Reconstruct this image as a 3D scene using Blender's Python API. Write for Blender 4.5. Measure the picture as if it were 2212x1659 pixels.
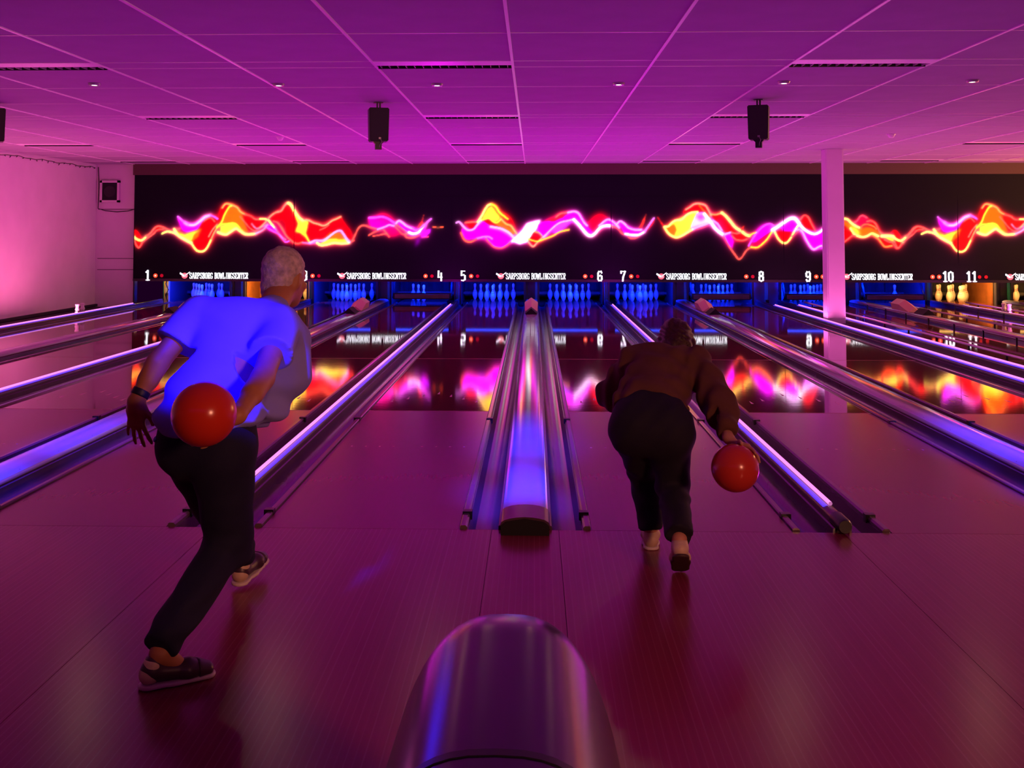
import bpy, bmesh, math, random
import numpy as np
from mathutils import Vector, Matrix, Euler

for o in list(bpy.data.objects):
    bpy.data.objects.remove(o, do_unlink=True)
random.seed(7)
SC = bpy.context.scene
COL = SC.collection
PI = math.pi
NW = ['zero', 'one', 'two', 'three', 'four', 'five', 'six', 'seven', 'eight', 'nine', 'ten', 'eleven', 'twelve']

# ------------------------------------------------------------------ camera
F_PX, XP, YP = 2238.79, 1085.81, 395.15
YAW, PITCH, ROLL, CAM_H, CAM_D = 0.0298, 0.0473, 0.0004, 1.5993, 5.6546
cd = bpy.data.cameras.new('camera')
cam = bpy.data.objects.new('camera', cd)
COL.objects.link(cam)
cam.location = (0, -CAM_D, CAM_H)
cam.rotation_euler = Euler((PI / 2 + PITCH, -ROLL, YAW), 'XYZ')
cd.sensor_fit = 'HORIZONTAL'
cd.sensor_width = 36.0
cd.lens = F_PX / 2212 * 36.0
cd.shift_x = (1106 - XP) / 2212
cd.shift_y = -(829.5 - YP) / 2212
cd.clip_start = 0.05
SC.camera = cam

# ------------------------------------------------------------------ world, exposure
W = bpy.data.worlds.new('world')
SC.world = W
W.use_nodes = True
W.node_tree.nodes['Background'].inputs[0].default_value = (0.02, 0.0, 0.025, 1)
W.node_tree.nodes['Background'].inputs[1].default_value = 0.5
SC.view_settings.view_transform = 'Standard'
SC.view_settings.look = 'None'
SC.view_settings.gamma = 1.0
SC.view_settings.exposure = 0.0
SC.view_settings.use_curve_mapping = False
SC.cycles.max_bounces = 5
SC.cycles.diffuse_bounces = 2
SC.cycles.glossy_bounces = 3
SC.cycles.transmission_bounces = 2
SC.cycles.use_adaptive_sampling = True
SC.cycles.adaptive_threshold = 0.03
SC.cycles.sample_clamp_indirect = 4.0
SC.cycles.caustics_reflective = False
SC.cycles.caustics_refractive = False

# ------------------------------------------------------------------ layout constants (metres, y = 0 at the foul line)
X0, A, P, L = -0.047, 0.3586, 3.3786, 1.0668
CAPH = 0.132            # half width of the wide divider
GUT = A - CAPH          # gutter width
NAR = P / 2 - A - L - GUT   # half width of the narrow divider
OFF = {-2: 0, -1: 0, 0: 0, 1: 0, 2: 0.49, 3: 0.49}
def pair_x(k): return X0 + P * k + OFF[k]
LANE = {}
for k in range(-2, 4):
    n = 5 + 2 * k
    LANE[n] = pair_x(k) - (A + L / 2)
    LANE[n + 1] = pair_x(k) + (A + L / 2)
YM = 16.35              # masking plane
YEND = 19.2             # end of the pin decks
H = 3.05                # ceiling
XL, XR = -9.45, 13.7
YB = -9.0

# ------------------------------------------------------------------ lights of the hall
def area(name, loc, rot, sx, sy, energy, color, spread=PI):
    d = bpy.data.lights.new(name, 'AREA')
    d.shape = 'RECTANGLE'; d.size = sx; d.size_y = sy
    d.energy = energy; d.color = color; d.spread = spread
    o = bpy.data.objects.new(name, d); COL.objects.link(o)
    o.location = loc; o.rotation_euler = rot
    return o
def spot(name, loc, target, energy, color, size_deg, blend=0.5, radius=0.05):
    d = bpy.data.lights.new(name, 'SPOT')
    d.energy = energy; d.color = color; d.spot_size = math.radians(size_deg); d.spot_blend = blend
    d.shadow_soft_size = radius
    o = bpy.data.objects.new(name, d); COL.objects.link(o)
    o.location = loc
    o.rotation_euler = (Vector(target) - Vector(loc)).to_track_quat('-Z', 'Y').to_euler()
    return o
MAG = (1.0, 0.0, 0.98)
# light of the LED ropes on the narrow dividers, shining up; stronger towards the pins
ROPE_X = {'wall': pair_x(-2) - P / 2, '23': pair_x(-1) - P / 2, '45': pair_x(0) - P / 2, '67': pair_x(0) + P / 2,
          '8': pair_x(1) + P / 2, '9': pair_x(2) - P / 2, '1011': pair_x(2) + P / 2, '12': pair_x(3) + P / 2}
ROPE_C = {'wall': (1.0, 0.14, 0.42), '23': (1.0, 0.01, 0.8), '12': (1.0, 0.16, 0.3), '1011': (1.0, 0.08, 0.55), '8': (1.0, 0.13, 0.62), '9': (1.0, 0.13, 0.62)}
ROPE_E = {'wall': (45, 105), '8': (16, 48), '9': (16, 48)}
for key, x in ROPE_X.items():
    e0, e1 = ROPE_E.get(key, (34, 100))
    area('rope_light', (x, 4.3, 0.101), (PI, 0, 0), 0.02, 8.2, e0, ROPE_C.get(key, MAG))
    area('rope_light', (x, 12.3 - (1.2 if key == 'wall' else 0), 0.101), (PI, 0, 0), 0.02, 7.8 - (2.4 if key == 'wall' else 0), e1, ROPE_C.get(key, MAG))
# black light cannons under the ceiling: blue pools on the wide dividers near the foul line
for k in (-2, -1, 0, 1, 2):
    spot('uv_glow_spot', (pair_x(k), -2.4, 2.95), (pair_x(k) - 0.07, 0.75, 0.05), 4800, (0.010, 0.03, 1.0), 11.5, 0.9, 0.12)
    spot('uv_glow_spot', (pair_x(k), -2.4, 2.95), (pair_x(k), 2.15, 0.05), 6400, (0.010, 0.03, 1.0), 12.5, 1.0, 0.12)
# added narrow blue beam on the bowler, imitating the shirt's black light glow
spot('uv_glow_spot', (-1.25, -3.3, 2.98), (-1.185, -1.58, 1.08), 1900, (0.0, 0.0, 1.0), 12.6, 0.3, 0.06)
# seating area behind the camera: added dim magenta fill light, and a warm lamp on the right
area('magenta_fill', (0, -7.0, 2.9), (0, 0, 0), 10, 1.2, 12, MAG)
LL = area('lounge_lamp', (3.4, -7.2, 2.5), (0, 0, 0), 0.7, 0.7, 58, (1.0, 0.34, 0.20), math.radians(110))
LL.rotation_euler = (Vector((-0.6, -1.0, 0.7)) - LL.location).to_track_quat('-Z', 'Y').to_euler()
# warm lamps over the far right end of the hall (outside the frame)
area('counter_lamp', (12.6, 13.2, 2.5), (0, math.radians(75), 0), 1.0, 1.6, 290, (1.0, 0.42, 0.12))

# ------------------------------------------------------------------ materials
MATS = {}
def mat(name, base, rough=0.5, metal=0.0, coat=0.0, emit=None, estr=0.0, spec=0.5, noise=0.0, nscale=8.0, bump=0.0, bscale=60.0):
    if name in MATS: return MATS[name]
    m = bpy.data.materials.new(name); m.use_nodes = True
    nt = m.node_tree; b = nt.nodes['Principled BSDF']
    b.inputs['Base Color'].default_value = (*base, 1)
    b.inputs['Roughness'].default_value = rough
    b.inputs['Metallic'].default_value = metal
    b.inputs['Specular IOR Level'].default_value = spec
    b.inputs['Coat Weight'].default_value = coat
    b.inputs['Coat Roughness'].default_value = 0.05
    if emit:
        b.inputs['Emission Color'].default_value = (*emit, 1)
        b.inputs['Emission Strength'].default_value = estr
    tc = nt.nodes.new('ShaderNodeTexCoord')
    if noise > 0:
        n = nt.nodes.new('ShaderNodeTexNoise'); n.inputs['Scale'].default_value = nscale; n.inputs['Detail'].default_value = 4
        r = nt.nodes.new('ShaderNodeValToRGB')
        r.color_ramp.elements[0].position = 0.3; r.color_ramp.elements[1].position = 0.7
        r.color_ramp.elements[0].color = (*[c * (1 - noise) for c in base], 1)
        r.color_ramp.elements[1].color = (*[min(1, c * (1 + noise)) for c in base], 1)
        nt.links.new(tc.outputs['Object'], n.inputs['Vector']); nt.links.new(n.outputs['Fac'], r.inputs['Fac'])
        nt.links.new(r.outputs['Color'], b.inputs['Base Color'])
    if bump > 0:
        n2 = nt.nodes.new('ShaderNodeTexNoise'); n2.inputs['Scale'].default_value = bscale; n2.inputs['Detail'].default_value = 3
        bp = nt.nodes.new('ShaderNodeBump'); bp.inputs['Strength'].default_value = bump; bp.inputs['Distance'].default_value = 0.01
        nt.links.new(tc.outputs['Object'], n2.inputs['Vector']); nt.links.new(n2.outputs['Fac'], bp.inputs['Height'])
        nt.links.new(bp.outputs['Normal'], b.inputs['Normal'])
    MATS[name] = m
    return m

def wood_mat(name, base, line, rough, line_amt, spec=0.5, streak=0.02, grain=0.06):
    """laminate printed with narrow boards running towards the pins"""
    m = bpy.data.materials.new(name); m.use_nodes = True
    nt = m.node_tree; N = nt.nodes; K = nt.links; b = N['Principled BSDF']
    tc = N.new('ShaderNodeTexCoord'); geo = N.new('ShaderNodeNewGeometry')
    sep = N.new('ShaderNodeSeparateXYZ'); K.new(geo.outputs['Position'], sep.inputs[0])
    div = N.new('ShaderNodeMath'); div.operation = 'DIVIDE'; div.inputs[1].default_value = L / 39; K.new(sep.outputs['X'], div.inputs[0])
    fl = N.new('ShaderNodeMath'); fl.operation = 'FLOOR'; K.new(div.outputs[0], fl.inputs[0])
    fr = N.new('ShaderNodeMath'); fr.operation = 'FRACT'; K.new(div.outputs[0], fr.inputs[0])
    # board tone
    wn = N.new('ShaderNodeTexWhiteNoise'); wn.noise_dimensions = '1D'; K.new(fl.outputs[0], wn.inputs['W'])
    mp = N.new('ShaderNodeMapping'); mp.inputs['Scale'].default_value = (30, 0.5, 1); K.new(geo.outputs['Position'], mp.inputs['Vector'])
    ns = N.new('ShaderNodeTexNoise'); ns.inputs['Scale'].default_value = 1.6; ns.inputs['Detail'].default_value = 5; K.new(mp.outputs[0], ns.inputs['Vector'])
    mr = N.new('ShaderNodeMapRange'); mr.inputs['To Min'].default_value = 1 - grain / 2; mr.inputs['To Max'].default_value = 1 + grain / 2; K.new(wn.outputs['Value'], mr.inputs['Value'])
    mr2 = N.new('ShaderNodeMapRange'); mr2.inputs['From Min'].default_value = 0.3; mr2.inputs['From Max'].default_value = 0.7; mr2.inputs['To Min'].default_value = 1 - grain; mr2.inputs['To Max'].default_value = 1 + grain; K.new(ns.outputs['Fac'], mr2.inputs['Value'])
    mu = N.new('ShaderNodeMath'); mu.operation = 'MULTIPLY'; K.new(mr.outputs[0], mu.inputs[0]); K.new(mr2.outputs[0], mu.inputs[1])
    vm = N.new('ShaderNodeVectorMath'); vm.operation = 'SCALE'; vm.inputs[0].default_value = base; K.new(mu.outputs[0], vm.inputs['Scale'])
    # thin line between boards, broken up along its length
    lt = N.new('ShaderNodeMapRange'); lt.interpolation_type = 'SMOOTHSTEP'; lt.inputs['From Min'].default_value = 0.0; lt.inputs['From Max'].default_value = 0.26; lt.inputs['To Min'].default_value = 1.0; lt.inputs['To Max'].default_value = 0.0; K.new(fr.outputs[0], lt.inputs['Value'])
    mp2 = N.new('ShaderNodeMapping'); mp2.inputs['Scale'].default_value = (40, 0.35, 1); K.new(geo.outputs['Position'], mp2.inputs['Vector'])
    n2 = N.new('ShaderNodeTexNoise'); n2.inputs['Scale'].default_value = 1.0; K.new(mp2.outputs[0], n2.inputs['Vector'])
    m2 = N.new('ShaderNodeMapRange'); m2.inputs['From Min'].default_value = 0.25; m2.inputs['From Max'].default_value = 0.7; m2.inputs['To Max'].default_value = line_amt; K.new(n2.outputs['Fac'], m2.inputs['Value'])
    ml = N.new('ShaderNodeMath'); ml.operation = 'MULTIPLY'; K.new(lt.outputs[0], ml.inputs[0]); K.new(m2.outputs[0], ml.inputs[1])
    mx = N.new('ShaderNodeMix'); mx.data_type = 'RGBA'; mx.inputs['B'].default_value = (*line, 1)
    K.new(ml.outputs[0], mx.inputs['Factor']); K.new(vm.outputs[0], mx.inputs['A'])
    K.new(mx.outputs['Result'], b.inputs['Base Color'])
    b.inputs['Roughness'].default_value = rough
    b.inputs['Specular IOR Level'].default_value = spec
    # fine relief across the boards
    mp3 = N.new('ShaderNodeMapping'); mp3.inputs['Scale'].default_value = (3, 45, 1); K.new(geo.outputs['Position'], mp3.inputs['Vector'])
    n3 = N.new('ShaderNodeTexNoise'); n3.inputs['Scale'].default_value = 1.0; n3.inputs['Detail'].default_value = 2; K.new(mp3.outputs[0], n3.inputs['Vector'])
    bp = N.new('ShaderNodeBump'); bp.inputs['Strength'].default_value = streak; bp.inputs['Distance'].default_value = 0.01
    K.new(n3.outputs['Fac'], bp.inputs['Height']); K.new(bp.outputs['Normal'], b.inputs['Normal'])
    return m

M_APP = wood_mat('approach_wood', (0.27, 0.024, 0.060), (0.60, 0.16, 0.26), 0.24, 0.34, 0.5, 0.003)
M_LANE1 = wood_mat('lane_wood_front', (0.27, 0.024, 0.060), (0.33, 0.05, 0.06), 0.24, 0.02, 0.5, 0.0, 0.015)
M_LANE2 = wood_mat('lane_wood_middle', (0.20, 0.028, 0.022), (0.05, 0.01, 0.01), 0.055, 0.5, 0.8, 0.012)
M_LANE3 = wood_mat('lane_wood_far', (0.18, 0.028, 0.020), (0.05, 0.01, 0.01), 0.04, 0.4, 0.7, 0.006)
M_TILE = mat('ceiling_tile', (0.40, 0.36, 0.42), 0.9, bump=0.15, bscale=220, noise=0.05, nscale=3)
M_RAIL = mat('ceiling_rail', (0.95, 0.93, 0.93), 0.3)
M_WALL = mat('painted_wall', (0.78, 0.74, 0.72), 0.75, noise=0.04, nscale=2, bump=0.05, bscale=90)
M_DARKW = mat('dark_wall', (0.05, 0.04, 0.05), 0.7)
M_BULK = mat('bulkhead_paint', (0.10, 0.06, 0.04), 0.8)
M_BLACK = mat('black_plastic', (0.010, 0.010, 0.014), 0.35)
M_BLACKM = mat('black_matte', (0.008, 0.008, 0.010), 0.8)
M_MASK = mat('masking_panel', (0.006, 0.005, 0.010), 0.6, noise=0.1, nscale=1.0, spec=0.1)
M_GUT = mat('gutter_plastic', (0.10, 0.06, 0.085), 0.22, noise=0.15, nscale=2.5)
M_GRAIL = mat('bumper_rail', (0.16, 0.10, 0.12), 0.18)
M_CAP = mat('divider_cover', (0.50, 0.46, 0.52), 0.12, noise=0.06, nscale=2.0)
M_CAPE = mat('divider_base', (0.09, 0.05, 0.07), 0.25)
M_WHITE = mat('white_metal', (0.85, 0.83, 0.83), 0.4)
M_GREY = mat('grey_metal', (0.35, 0.33, 0.35), 0.3, 0.6)
M_TAN = mat('tan_plastic', (0.62, 0.34, 0.28), 0.5)
M_RUBBER = mat('dark_rubber', (0.02, 0.018, 0.02), 0.7)
M_MARK = mat('lane_marking', (0.9, 0.55, 0.55), 0.3)
M_CURT = mat('pit_curtain', (0.06, 0.06, 0.09), 0.85, noise=0.2, nscale=5)
M_KICK = mat('kickback_panel', (0.10, 0.09, 0.12), 0.5)
M_TEAL = mat('teal_paint', (0.05, 0.42, 0.35), 0.4)
M_ORNG = mat('orange_wood', (0.55, 0.18, 0.06), 0.5, noise=0.15, nscale=6)
M_PIN = mat('pin_plastic', (0.80, 0.80, 0.80), 0.4)
M_PINR = mat('pin_red_band', (0.75, 0.30, 0.34), 0.3)
M_TXT = mat('lit_lettering', (0.8, 0.8, 0.8), 0.5, emit=(0.85, 0.97, 1.0), estr=1.5)
M_REDL = mat('red_lamp_lit', (0.3, 0.0, 0.0), 0.4, emit=(1.0, 0.06, 0.02), estr=1.6)
M_REDC = mat('red_lamp_core', (0.3, 0.0, 0.0), 0.4, emit=(1.0, 0.55, 0.4), estr=1.4)
M_REDD = mat('red_lamp_dim', (0.3, 0.0, 0.0), 0.4, emit=(0.35, 0.0, 0.01), estr=1.0)
M_LOGO = mat('lit_logo_red', (0.4, 0.05, 0.05), 0.4, emit=(1.0, 0.16, 0.24), estr=1.0)
M_LAMP = mat('downlight_glass', (0.9, 0.9, 0.8), 0.4, emit=(1.0, 0.95, 0.75), estr=6.0)
M_HOOD = mat('navy_hood_gloss', (0.004, 0.004, 0.022), 0.24)
M_HOOD.node_tree.nodes['Principled BSDF'].inputs['IOR'].default_value = 2.1
M_BALL = mat('orange_ball', (0.62, 0.035, 0.012), 0.22)
M_BALL2 = mat('red_ball', (0.60, 0.045, 0.03), 0.22)
M_BLUSTRIP = mat('rope_reflection_glow', (0.2, 0.2, 0.4), 0.4, emit=(0.10, 0.04, 1.0), estr=0.9)  # blue reflection of the rope, put in as emission
def rope_mat():
    m = bpy.data.materials.new('led_rope'); m.use_nodes = True
    nt = m.node_tree; N = nt.nodes; K = nt.links; b = N['Principled BSDF']
    b.inputs['Base Color'].default_value = (0.7, 0.4, 0.6, 1)
    geo = N.new('ShaderNodeNewGeometry'); sep = N.new('ShaderNodeSeparateXYZ'); K.new(geo.outputs['Position'], sep.inputs[0])
    d = N.new('ShaderNodeMath'); d.operation = 'DIVIDE'; d.inputs[1].default_value = 0.017; K.new(sep.outputs['Y'], d.inputs[0])
    f = N.new('ShaderNodeMath'); f.operation = 'FRACT'; K.new(d.outputs[0], f.inputs[0])
    g = N.new('ShaderNodeMath'); g.operation = 'LESS_THAN'; g.inputs[1].default_value = 0.6; K.new(f.outputs[0], g.inputs[0])
    mr = N.new('ShaderNodeMapRange'); mr.inputs['To Min'].default_value = 0.35; mr.inputs['To Max'].default_value = 1.5; K.new(g.outputs[0], mr.inputs['Value'])
    b.inputs['Emission Color'].default_value = (1.0, 0.32, 0.95, 1)
    K.new(mr.outputs[0], b.inputs['Emission Strength'])
    return m
M_ROPE = rope_mat()
for _m in (M_ROPE, M_BLUSTRIP, M_TXT, M_REDL, M_REDC, M_REDD, M_LOGO, M_LAMP): _m.cycles.emission_sampling = 'NONE'

# ------------------------------------------------------------------ mesh helpers
class MB:
    def __init__(s): s.v = []; s.f = []
    def add(s, vs, fs):
        o = len(s.v); s.v += [tuple(v) for v in vs]; s.f += [tuple(i + o for i in f) for f in fs]; return s
    def box(s, x0, x1, y0, y1, z0, z1):
        return s.add([(x0, y0, z0), (x1, y0, z0), (x1, y1, z0), (x0, y1, z0), (x0, y0, z1), (x1, y0, z1), (x1, y1, z1), (x0, y1, z1)],
                     [(0, 3, 2, 1), (4, 5, 6, 7), (0, 1, 5, 4), (1, 2, 6, 5), (2, 3, 7, 6), (3, 0, 4, 7)])
    def ext_y(s, prof, ys):
        """closed (x, z) profile swept along y"""
        n = len(prof); vs = []; fs = []
        for y in ys: vs += [(x, y, z) for x, z in prof]
        for j in range(len(ys) - 1):
            for i in range(n):
                a = j * n + i; b = j * n + (i + 1) % n
                fs.append((a, b, b + n, a + n))
        fs.append(tuple(range(n - 1, -1, -1))); fs.append(tuple(range((len(ys) - 1) * n, len(ys) * n)))
        return s.add(vs, fs)
    def ext_x(s, prof, x0, x1):
        n = len(prof); vs = [(x0, y, z) for y, z in prof] + [(x1, y, z) for y, z in prof]
        fs = [(i, (i + 1) % n, (i + 1) % n + n, i + n) for i in range(n)] + [tuple(range(n - 1, -1, -1)), tuple(range(n, 2 * n))]
        return s.add(vs, fs)
    def ext_z(s, prof, z0, z1):
        n = len(prof); vs = [(x, y, z0) for x, y in prof] + [(x, y, z1) for x, y in prof]
        fs = [(i, (i + 1) % n, (i + 1) % n + n, i + n) for i in range(n)] + [tuple(range(n - 1, -1, -1)), tuple(range(n, 2 * n))]
        return s.add(vs, fs)
    def lathe(s, prof, seg=20, c=(0, 0, 0)):
        n = len(prof); vs = []; fs = []
        for k in range(seg):
            a = 2 * PI * k / seg
            vs += [(c[0] + r * math.cos(a), c[1] + r * math.sin(a), c[2] + z) for r, z in prof]
        for k in range(seg):
            for i in range(n - 1):
                a = k * n + i; b = ((k + 1) % seg) * n + i
                fs.append((a, b, b + 1, a + 1))
        fs.append(tuple(k * n + n - 1 for k in range(seg))); fs.append(tuple(k * n for k in range(seg - 1, -1, -1)))
        return s.add(vs, fs)
    def tube(s, pts, r, seg=8):
        pts = [Vector(p) for p in pts]; n = len(pts); vs = []; fs = []
        for i, p in enumerate(pts):
            t = (pts[min(i + 1, n - 1)] - pts[max(i - 1, 0)]).normalized()
            u = t.cross(Vector((0, 0, 1)))
            if u.length < 1e-3: u = t.cross(Vector((1, 0, 0)))
            u.normalize(); w = u.cross(t)
            rr = r[i] if isinstance(r, (list, tuple)) else r
            vs += [p + (u * math.cos(2 * PI * k / seg) + w * math.sin(2 * PI * k / seg)) * rr for k in range(seg)]
        for i in range(n - 1):
            for k in range(seg):
                a = i * seg + k; b = i * seg + (k + 1) % seg
                fs.append((a, b, b + seg, a + seg))
        fs.append(tuple(range(seg - 1, -1, -1))); fs.append(tuple(range((n - 1) * seg, n * seg)))
        return s.add(vs, fs)
    def mesh(s, name, smooth=False, m=None):
        me = bpy.data.meshes.new(name); me.from_pydata(s.v, [], s.f); me.update()
        bm = bmesh.new(); bm.from_mesh(me); bmesh.ops.recalc_face_normals(bm, faces=bm.faces); bm.to_mesh(me); bm.free()
        if smooth:
            me.shade_smooth()
            if smooth != 'all': me.set_sharp_from_angle(angle=math.radians(35))
        if m: me.materials.append(m)
        return me
    def build(s, name, m, parent=None, smooth=False, base=None):
        if base is not None: s.v = [(a - base[0], b - base[1], c - base[2]) for a, b, c in s.v]
        return link(name, s.mesh(name, smooth, m), parent, base if parent is None else None)

def link(name, me, parent=None, loc=None):
    o = bpy.data.objects.new(name, me); COL.objects.link(o)
    if parent is not None: o.parent = parent
    if loc is not None: o.location = loc
    return o
def tag(o, label=None, cat=None, group=None, kind=None):
    if label: o['label'] = label
    if cat: o['category'] = cat
    if group: o['group'] = group
    if kind: o['kind'] = kind
    return o
def thing(name, label, cat, loc=(0, 0, 0), group=None, kind=None):
    o = bpy.data.objects.new(name, None); COL.objects.link(o); o.location = loc
    o.empty_display_size = 0.1
    return tag(o, label, cat, group, kind)
def sph(m, c, r, seg=10, ring=6):
    prof = [(max(r * math.sin(PI * i / ring), 1e-4), -r * math.cos(PI * i / ring)) for i in range(ring + 1)]
    return m.lathe(prof, seg, c)

# view test, only to decide which pieces are worth building singly
def in_view(p, margin=0.06):
    q = cam.matrix_world.inverted() @ Vector(p) if False else None
    c, s = math.cos(YAW), math.sin(YAW)
    x, y, z = p[0], p[1] + CAM_D, p[2] - CAM_H
    xr, yf = c * x + s * y, -s * x + c * y
    if yf < 0.2: return False
    c, s = math.cos(PITCH), math.sin(PITCH)
    y2, z2 = c * yf + s * z, -s * yf + c * z
    u, v = XP + F_PX * xr / y2, YP - F_PX * z2 / y2
    return -margin * 2212 < u < 2212 * (1 + margin) and -margin * 1659 < v < 1659 * (1 + margin)

# ================================================================== SETTING
# ---- floor: approach boards
floor = thing('floor', 'dark red wooden approach floor in front of the lanes', None, kind='structure')
cuts = [XL]
for k in range(-2, 4):
    cuts += [pair_x(k) - 0.18, pair_x(k) + 0.18]
    if k < 3: cuts.append((pair_x(k) + pair_x(k + 1)) / 2)
cuts += [XR]
cuts = sorted(set(round(c, 3) for c in cuts))
for a, b in zip(cuts[:-1], cuts[1:]):
    for y0, y1 in ((-3.6, -0.002), (YB, -3.6)):
        MB().box(a + 0.0012, b - 0.0012, y0 + 0.001, y1 - 0.001, -0.06, 0.0).build('floor_panel', M_APP, floor)
MB().box(XL, XR, YB, 22.0, -0.30, -0.16).build('subfloor', M_BLACKM, floor)

# ---- ceiling
ceiling = thing('ceiling', 'suspended ceiling of large square tiles in bright metal rails', None, kind='structure')
gx = [-0.18 + 1.2 * i for i in range(-8, 12)]
gx = [XL] + [x for x in gx if XL + 0.05 < x < XR - 0.05] + [XR]
STRIP, TILE = 0.32, 1.243
rows = []                                   # (y0, y1, is_strip)
y = 3.10 - 4.05 * 3
while y < YM:
    rows.append((y, y + STRIP, True)); yy = y + STRIP
    for i in range(3):
        rows.append((yy, yy + TILE, False)); yy += TILE
    y += 4.05
rows = [(max(a, YB), min(b, YM + 0.05), s) for a, b, s in rows if b > YB + 0.05 and a < YM]
LIGHT_COL = (-8.58, -4.98, -1.38, 2.22, 7.02)
def lamp_at(x, ry):
    for c in LIGHT_COL:
        if abs(x - c) < 0.1: return True
    return False
tile_cache = {}
hidden_tiles = MB()
for (a, b, strip) in rows:
    for x0, x1 in zip(gx[:-1], gx[1:]):
        if strip and lamp_at(x0, a): continue
        vis = any(in_view((x, yy_, H)) for x in (x0, (x0 + x1) / 2, x1) for yy_ in (a, b))
        if not vis:
            hidden_tiles.box(x0 + 0.012, x1 - 0.012, a + 0.012, b - 0.012, H + 0.008, H + 0.03); continue
        key = (round(x1 - x0, 3), round(b - a, 3))
        if key not in tile_cache:
            w, d = key[0] / 2 - 0.003, key[1] / 2 - 0.003
            tile_cache[key] = MB().add([(-w, -d, 0.006), (w, -d, 0.006), (w, d, 0.006), (-w, d, 0.006), (-w + .012, -d + .012, 0), (w - .012, -d + .012, 0), (w - .012, d - .012, 0), (-w + .012, d - .012, 0), (-w, -d, .02), (w, -d, .02), (w, d, .02), (-w, d, .02)],
                [(4, 7, 6, 5), (0, 4, 5, 1), (1, 5, 6, 2), (2, 6, 7, 3), (3, 7, 4, 0), (0, 1, 9, 8), (1, 2, 10, 9), (2, 3, 11, 10), (3, 0, 8, 11), (8, 9, 10, 11)]).mesh('ceiling_tile', m=M_TILE)
        link('ceiling_tile', tile_cache[key], ceiling, ((x0 + x1) / 2, (a + b) / 2, H + 0.004))
tag(hidden_tiles.build('ceiling_tile_field', M_TILE, ceiling), kind='stuff')
for x in gx[1:-1]:
    MB().box(x - 0.012, x + 0.012, YB, YM, H - 0.004, H + 0.02).build('ceiling_rail', M_RAIL, ceiling)
ylines = sorted(set([round(a, 3) for a, b, s in rows] + [round(b, 3) for a, b, s in rows if s]))
for yv in ylines:
    if yv > YB + 0.1: MB().box(XL, XR, yv - 0.0065, yv + 0.0065, H + 0.0005, H + 0.015).build('ceiling_cross_rail', M_RAIL, ceiling)
MB().box(XL - 0.2, XR + 0.2, YB, 22, H + 0.04, H + 0.2).build('ceiling_slab', M_BLACKM, ceiling)

# ---- walls
tag(MB().box(XL - 0.2, XL, YB, 16.5, -0.16, H + 0.04).build('wall_left', M_WALL), 'pink lit plaster side wall left of the lanes', kind='structure')
tag(MB().box(XR, XR + 0.2, YB, 22, -0.16, H + 0.04).build('wall_right', M_WALL), 'plain side wall right of the lanes', kind='structure')
tag(MB().box(XL - 0.2, XR + 0.2, YB - 0.2, YB, -0.16, H + 0.04).build('wall_rear', M_DARKW), 'dark wall behind the seating', kind='structure')
tag(MB().box(XL - 0.2, XR + 0.2, 21.9, 22.1, -0.16, H + 0.04).build('wall_back', M_DARKW), 'dark wall behind the pin machines', kind='structure')
wf = tag(MB().box(XL, -8.58, 16.5, 16.6, -0.16, H + 0.04).build('wall_front', M_WALL), 'narrow purple lit wall panel beside the dark masking', kind='structure')
for zz in (2.08, 1.02, 0.78):
    MB().box(XL + 0.04, -8.60, 16.492, 16.5005, zz, zz + 0.012).build('wall_joint', M_CAPE, wf)
MB().box(-8.6, -8.57, 16.44, 16.6, -0.1, 2.82).build('corner_post', M_BLACK, wf)
tag(MB().box(-8.60, XR, YM - 0.02, YM + 0.1, 2.82, H + 0.004).build('trim_1', M_BULK), 'dark reddish bulkhead band above the mural', kind='structure')
tag(MB().box(XL, XL + 0.06, YB, 16.5, 0.0, 0.05).build('baseboard_left', M_RUBBER), 'black skirting along the left wall', kind='structure')
tag(MB().box(XL + 0.002, pair_x(-2) - P / 2 - NAR, 0, 16.49, -0.15, -0.01).build('trim_2', M_RUBBER), 'dark walkway strip between the left wall and lane one', kind='structure')
tag(MB().box(pair_x(3) + P / 2 + NAR, XR, 0, 16.35, -0.15, -0.01).build('trim_3', M_RUBBER), 'dark walkway strip beyond the last lane', kind='structure')

# ---- column between lanes 8 and 9
cx, cy = 5.265, 12.75
col = thing('column', 'square pink lit column standing between lanes eight and nine', 'column', (cx, cy, 0))
bm = bmesh.new(); bmesh.ops.create_cube(bm, size=1.0)
for v in bm.verts: v.co = Vector((v.co.x * 0.31, v.co.y * 0.31, (v.co.z + 0.5) * (H + 0.002) + 0.0))
bmesh.ops.bevel(bm, geom=[e for e in bm.edges if abs(e.verts[0].co.z - e.verts[1].co.z) > 1], offset=0.02, segments=3, affect='EDGES')
me = bpy.data.meshes.new('shaft'); bm.to_mesh(me); bm.free(); me.materials.append(M_WALL)
link('shaft', me, col)
MB().box(-0.158, 0.158, -0.158, 0.158, 0.0, 0.012).build('base_plate', M_CAPE, col)
MB().box(-0.158, -0.05, -0.162, -0.154, 0.10, 0.20).build('scuff_guard', M_WALL, col)

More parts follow.
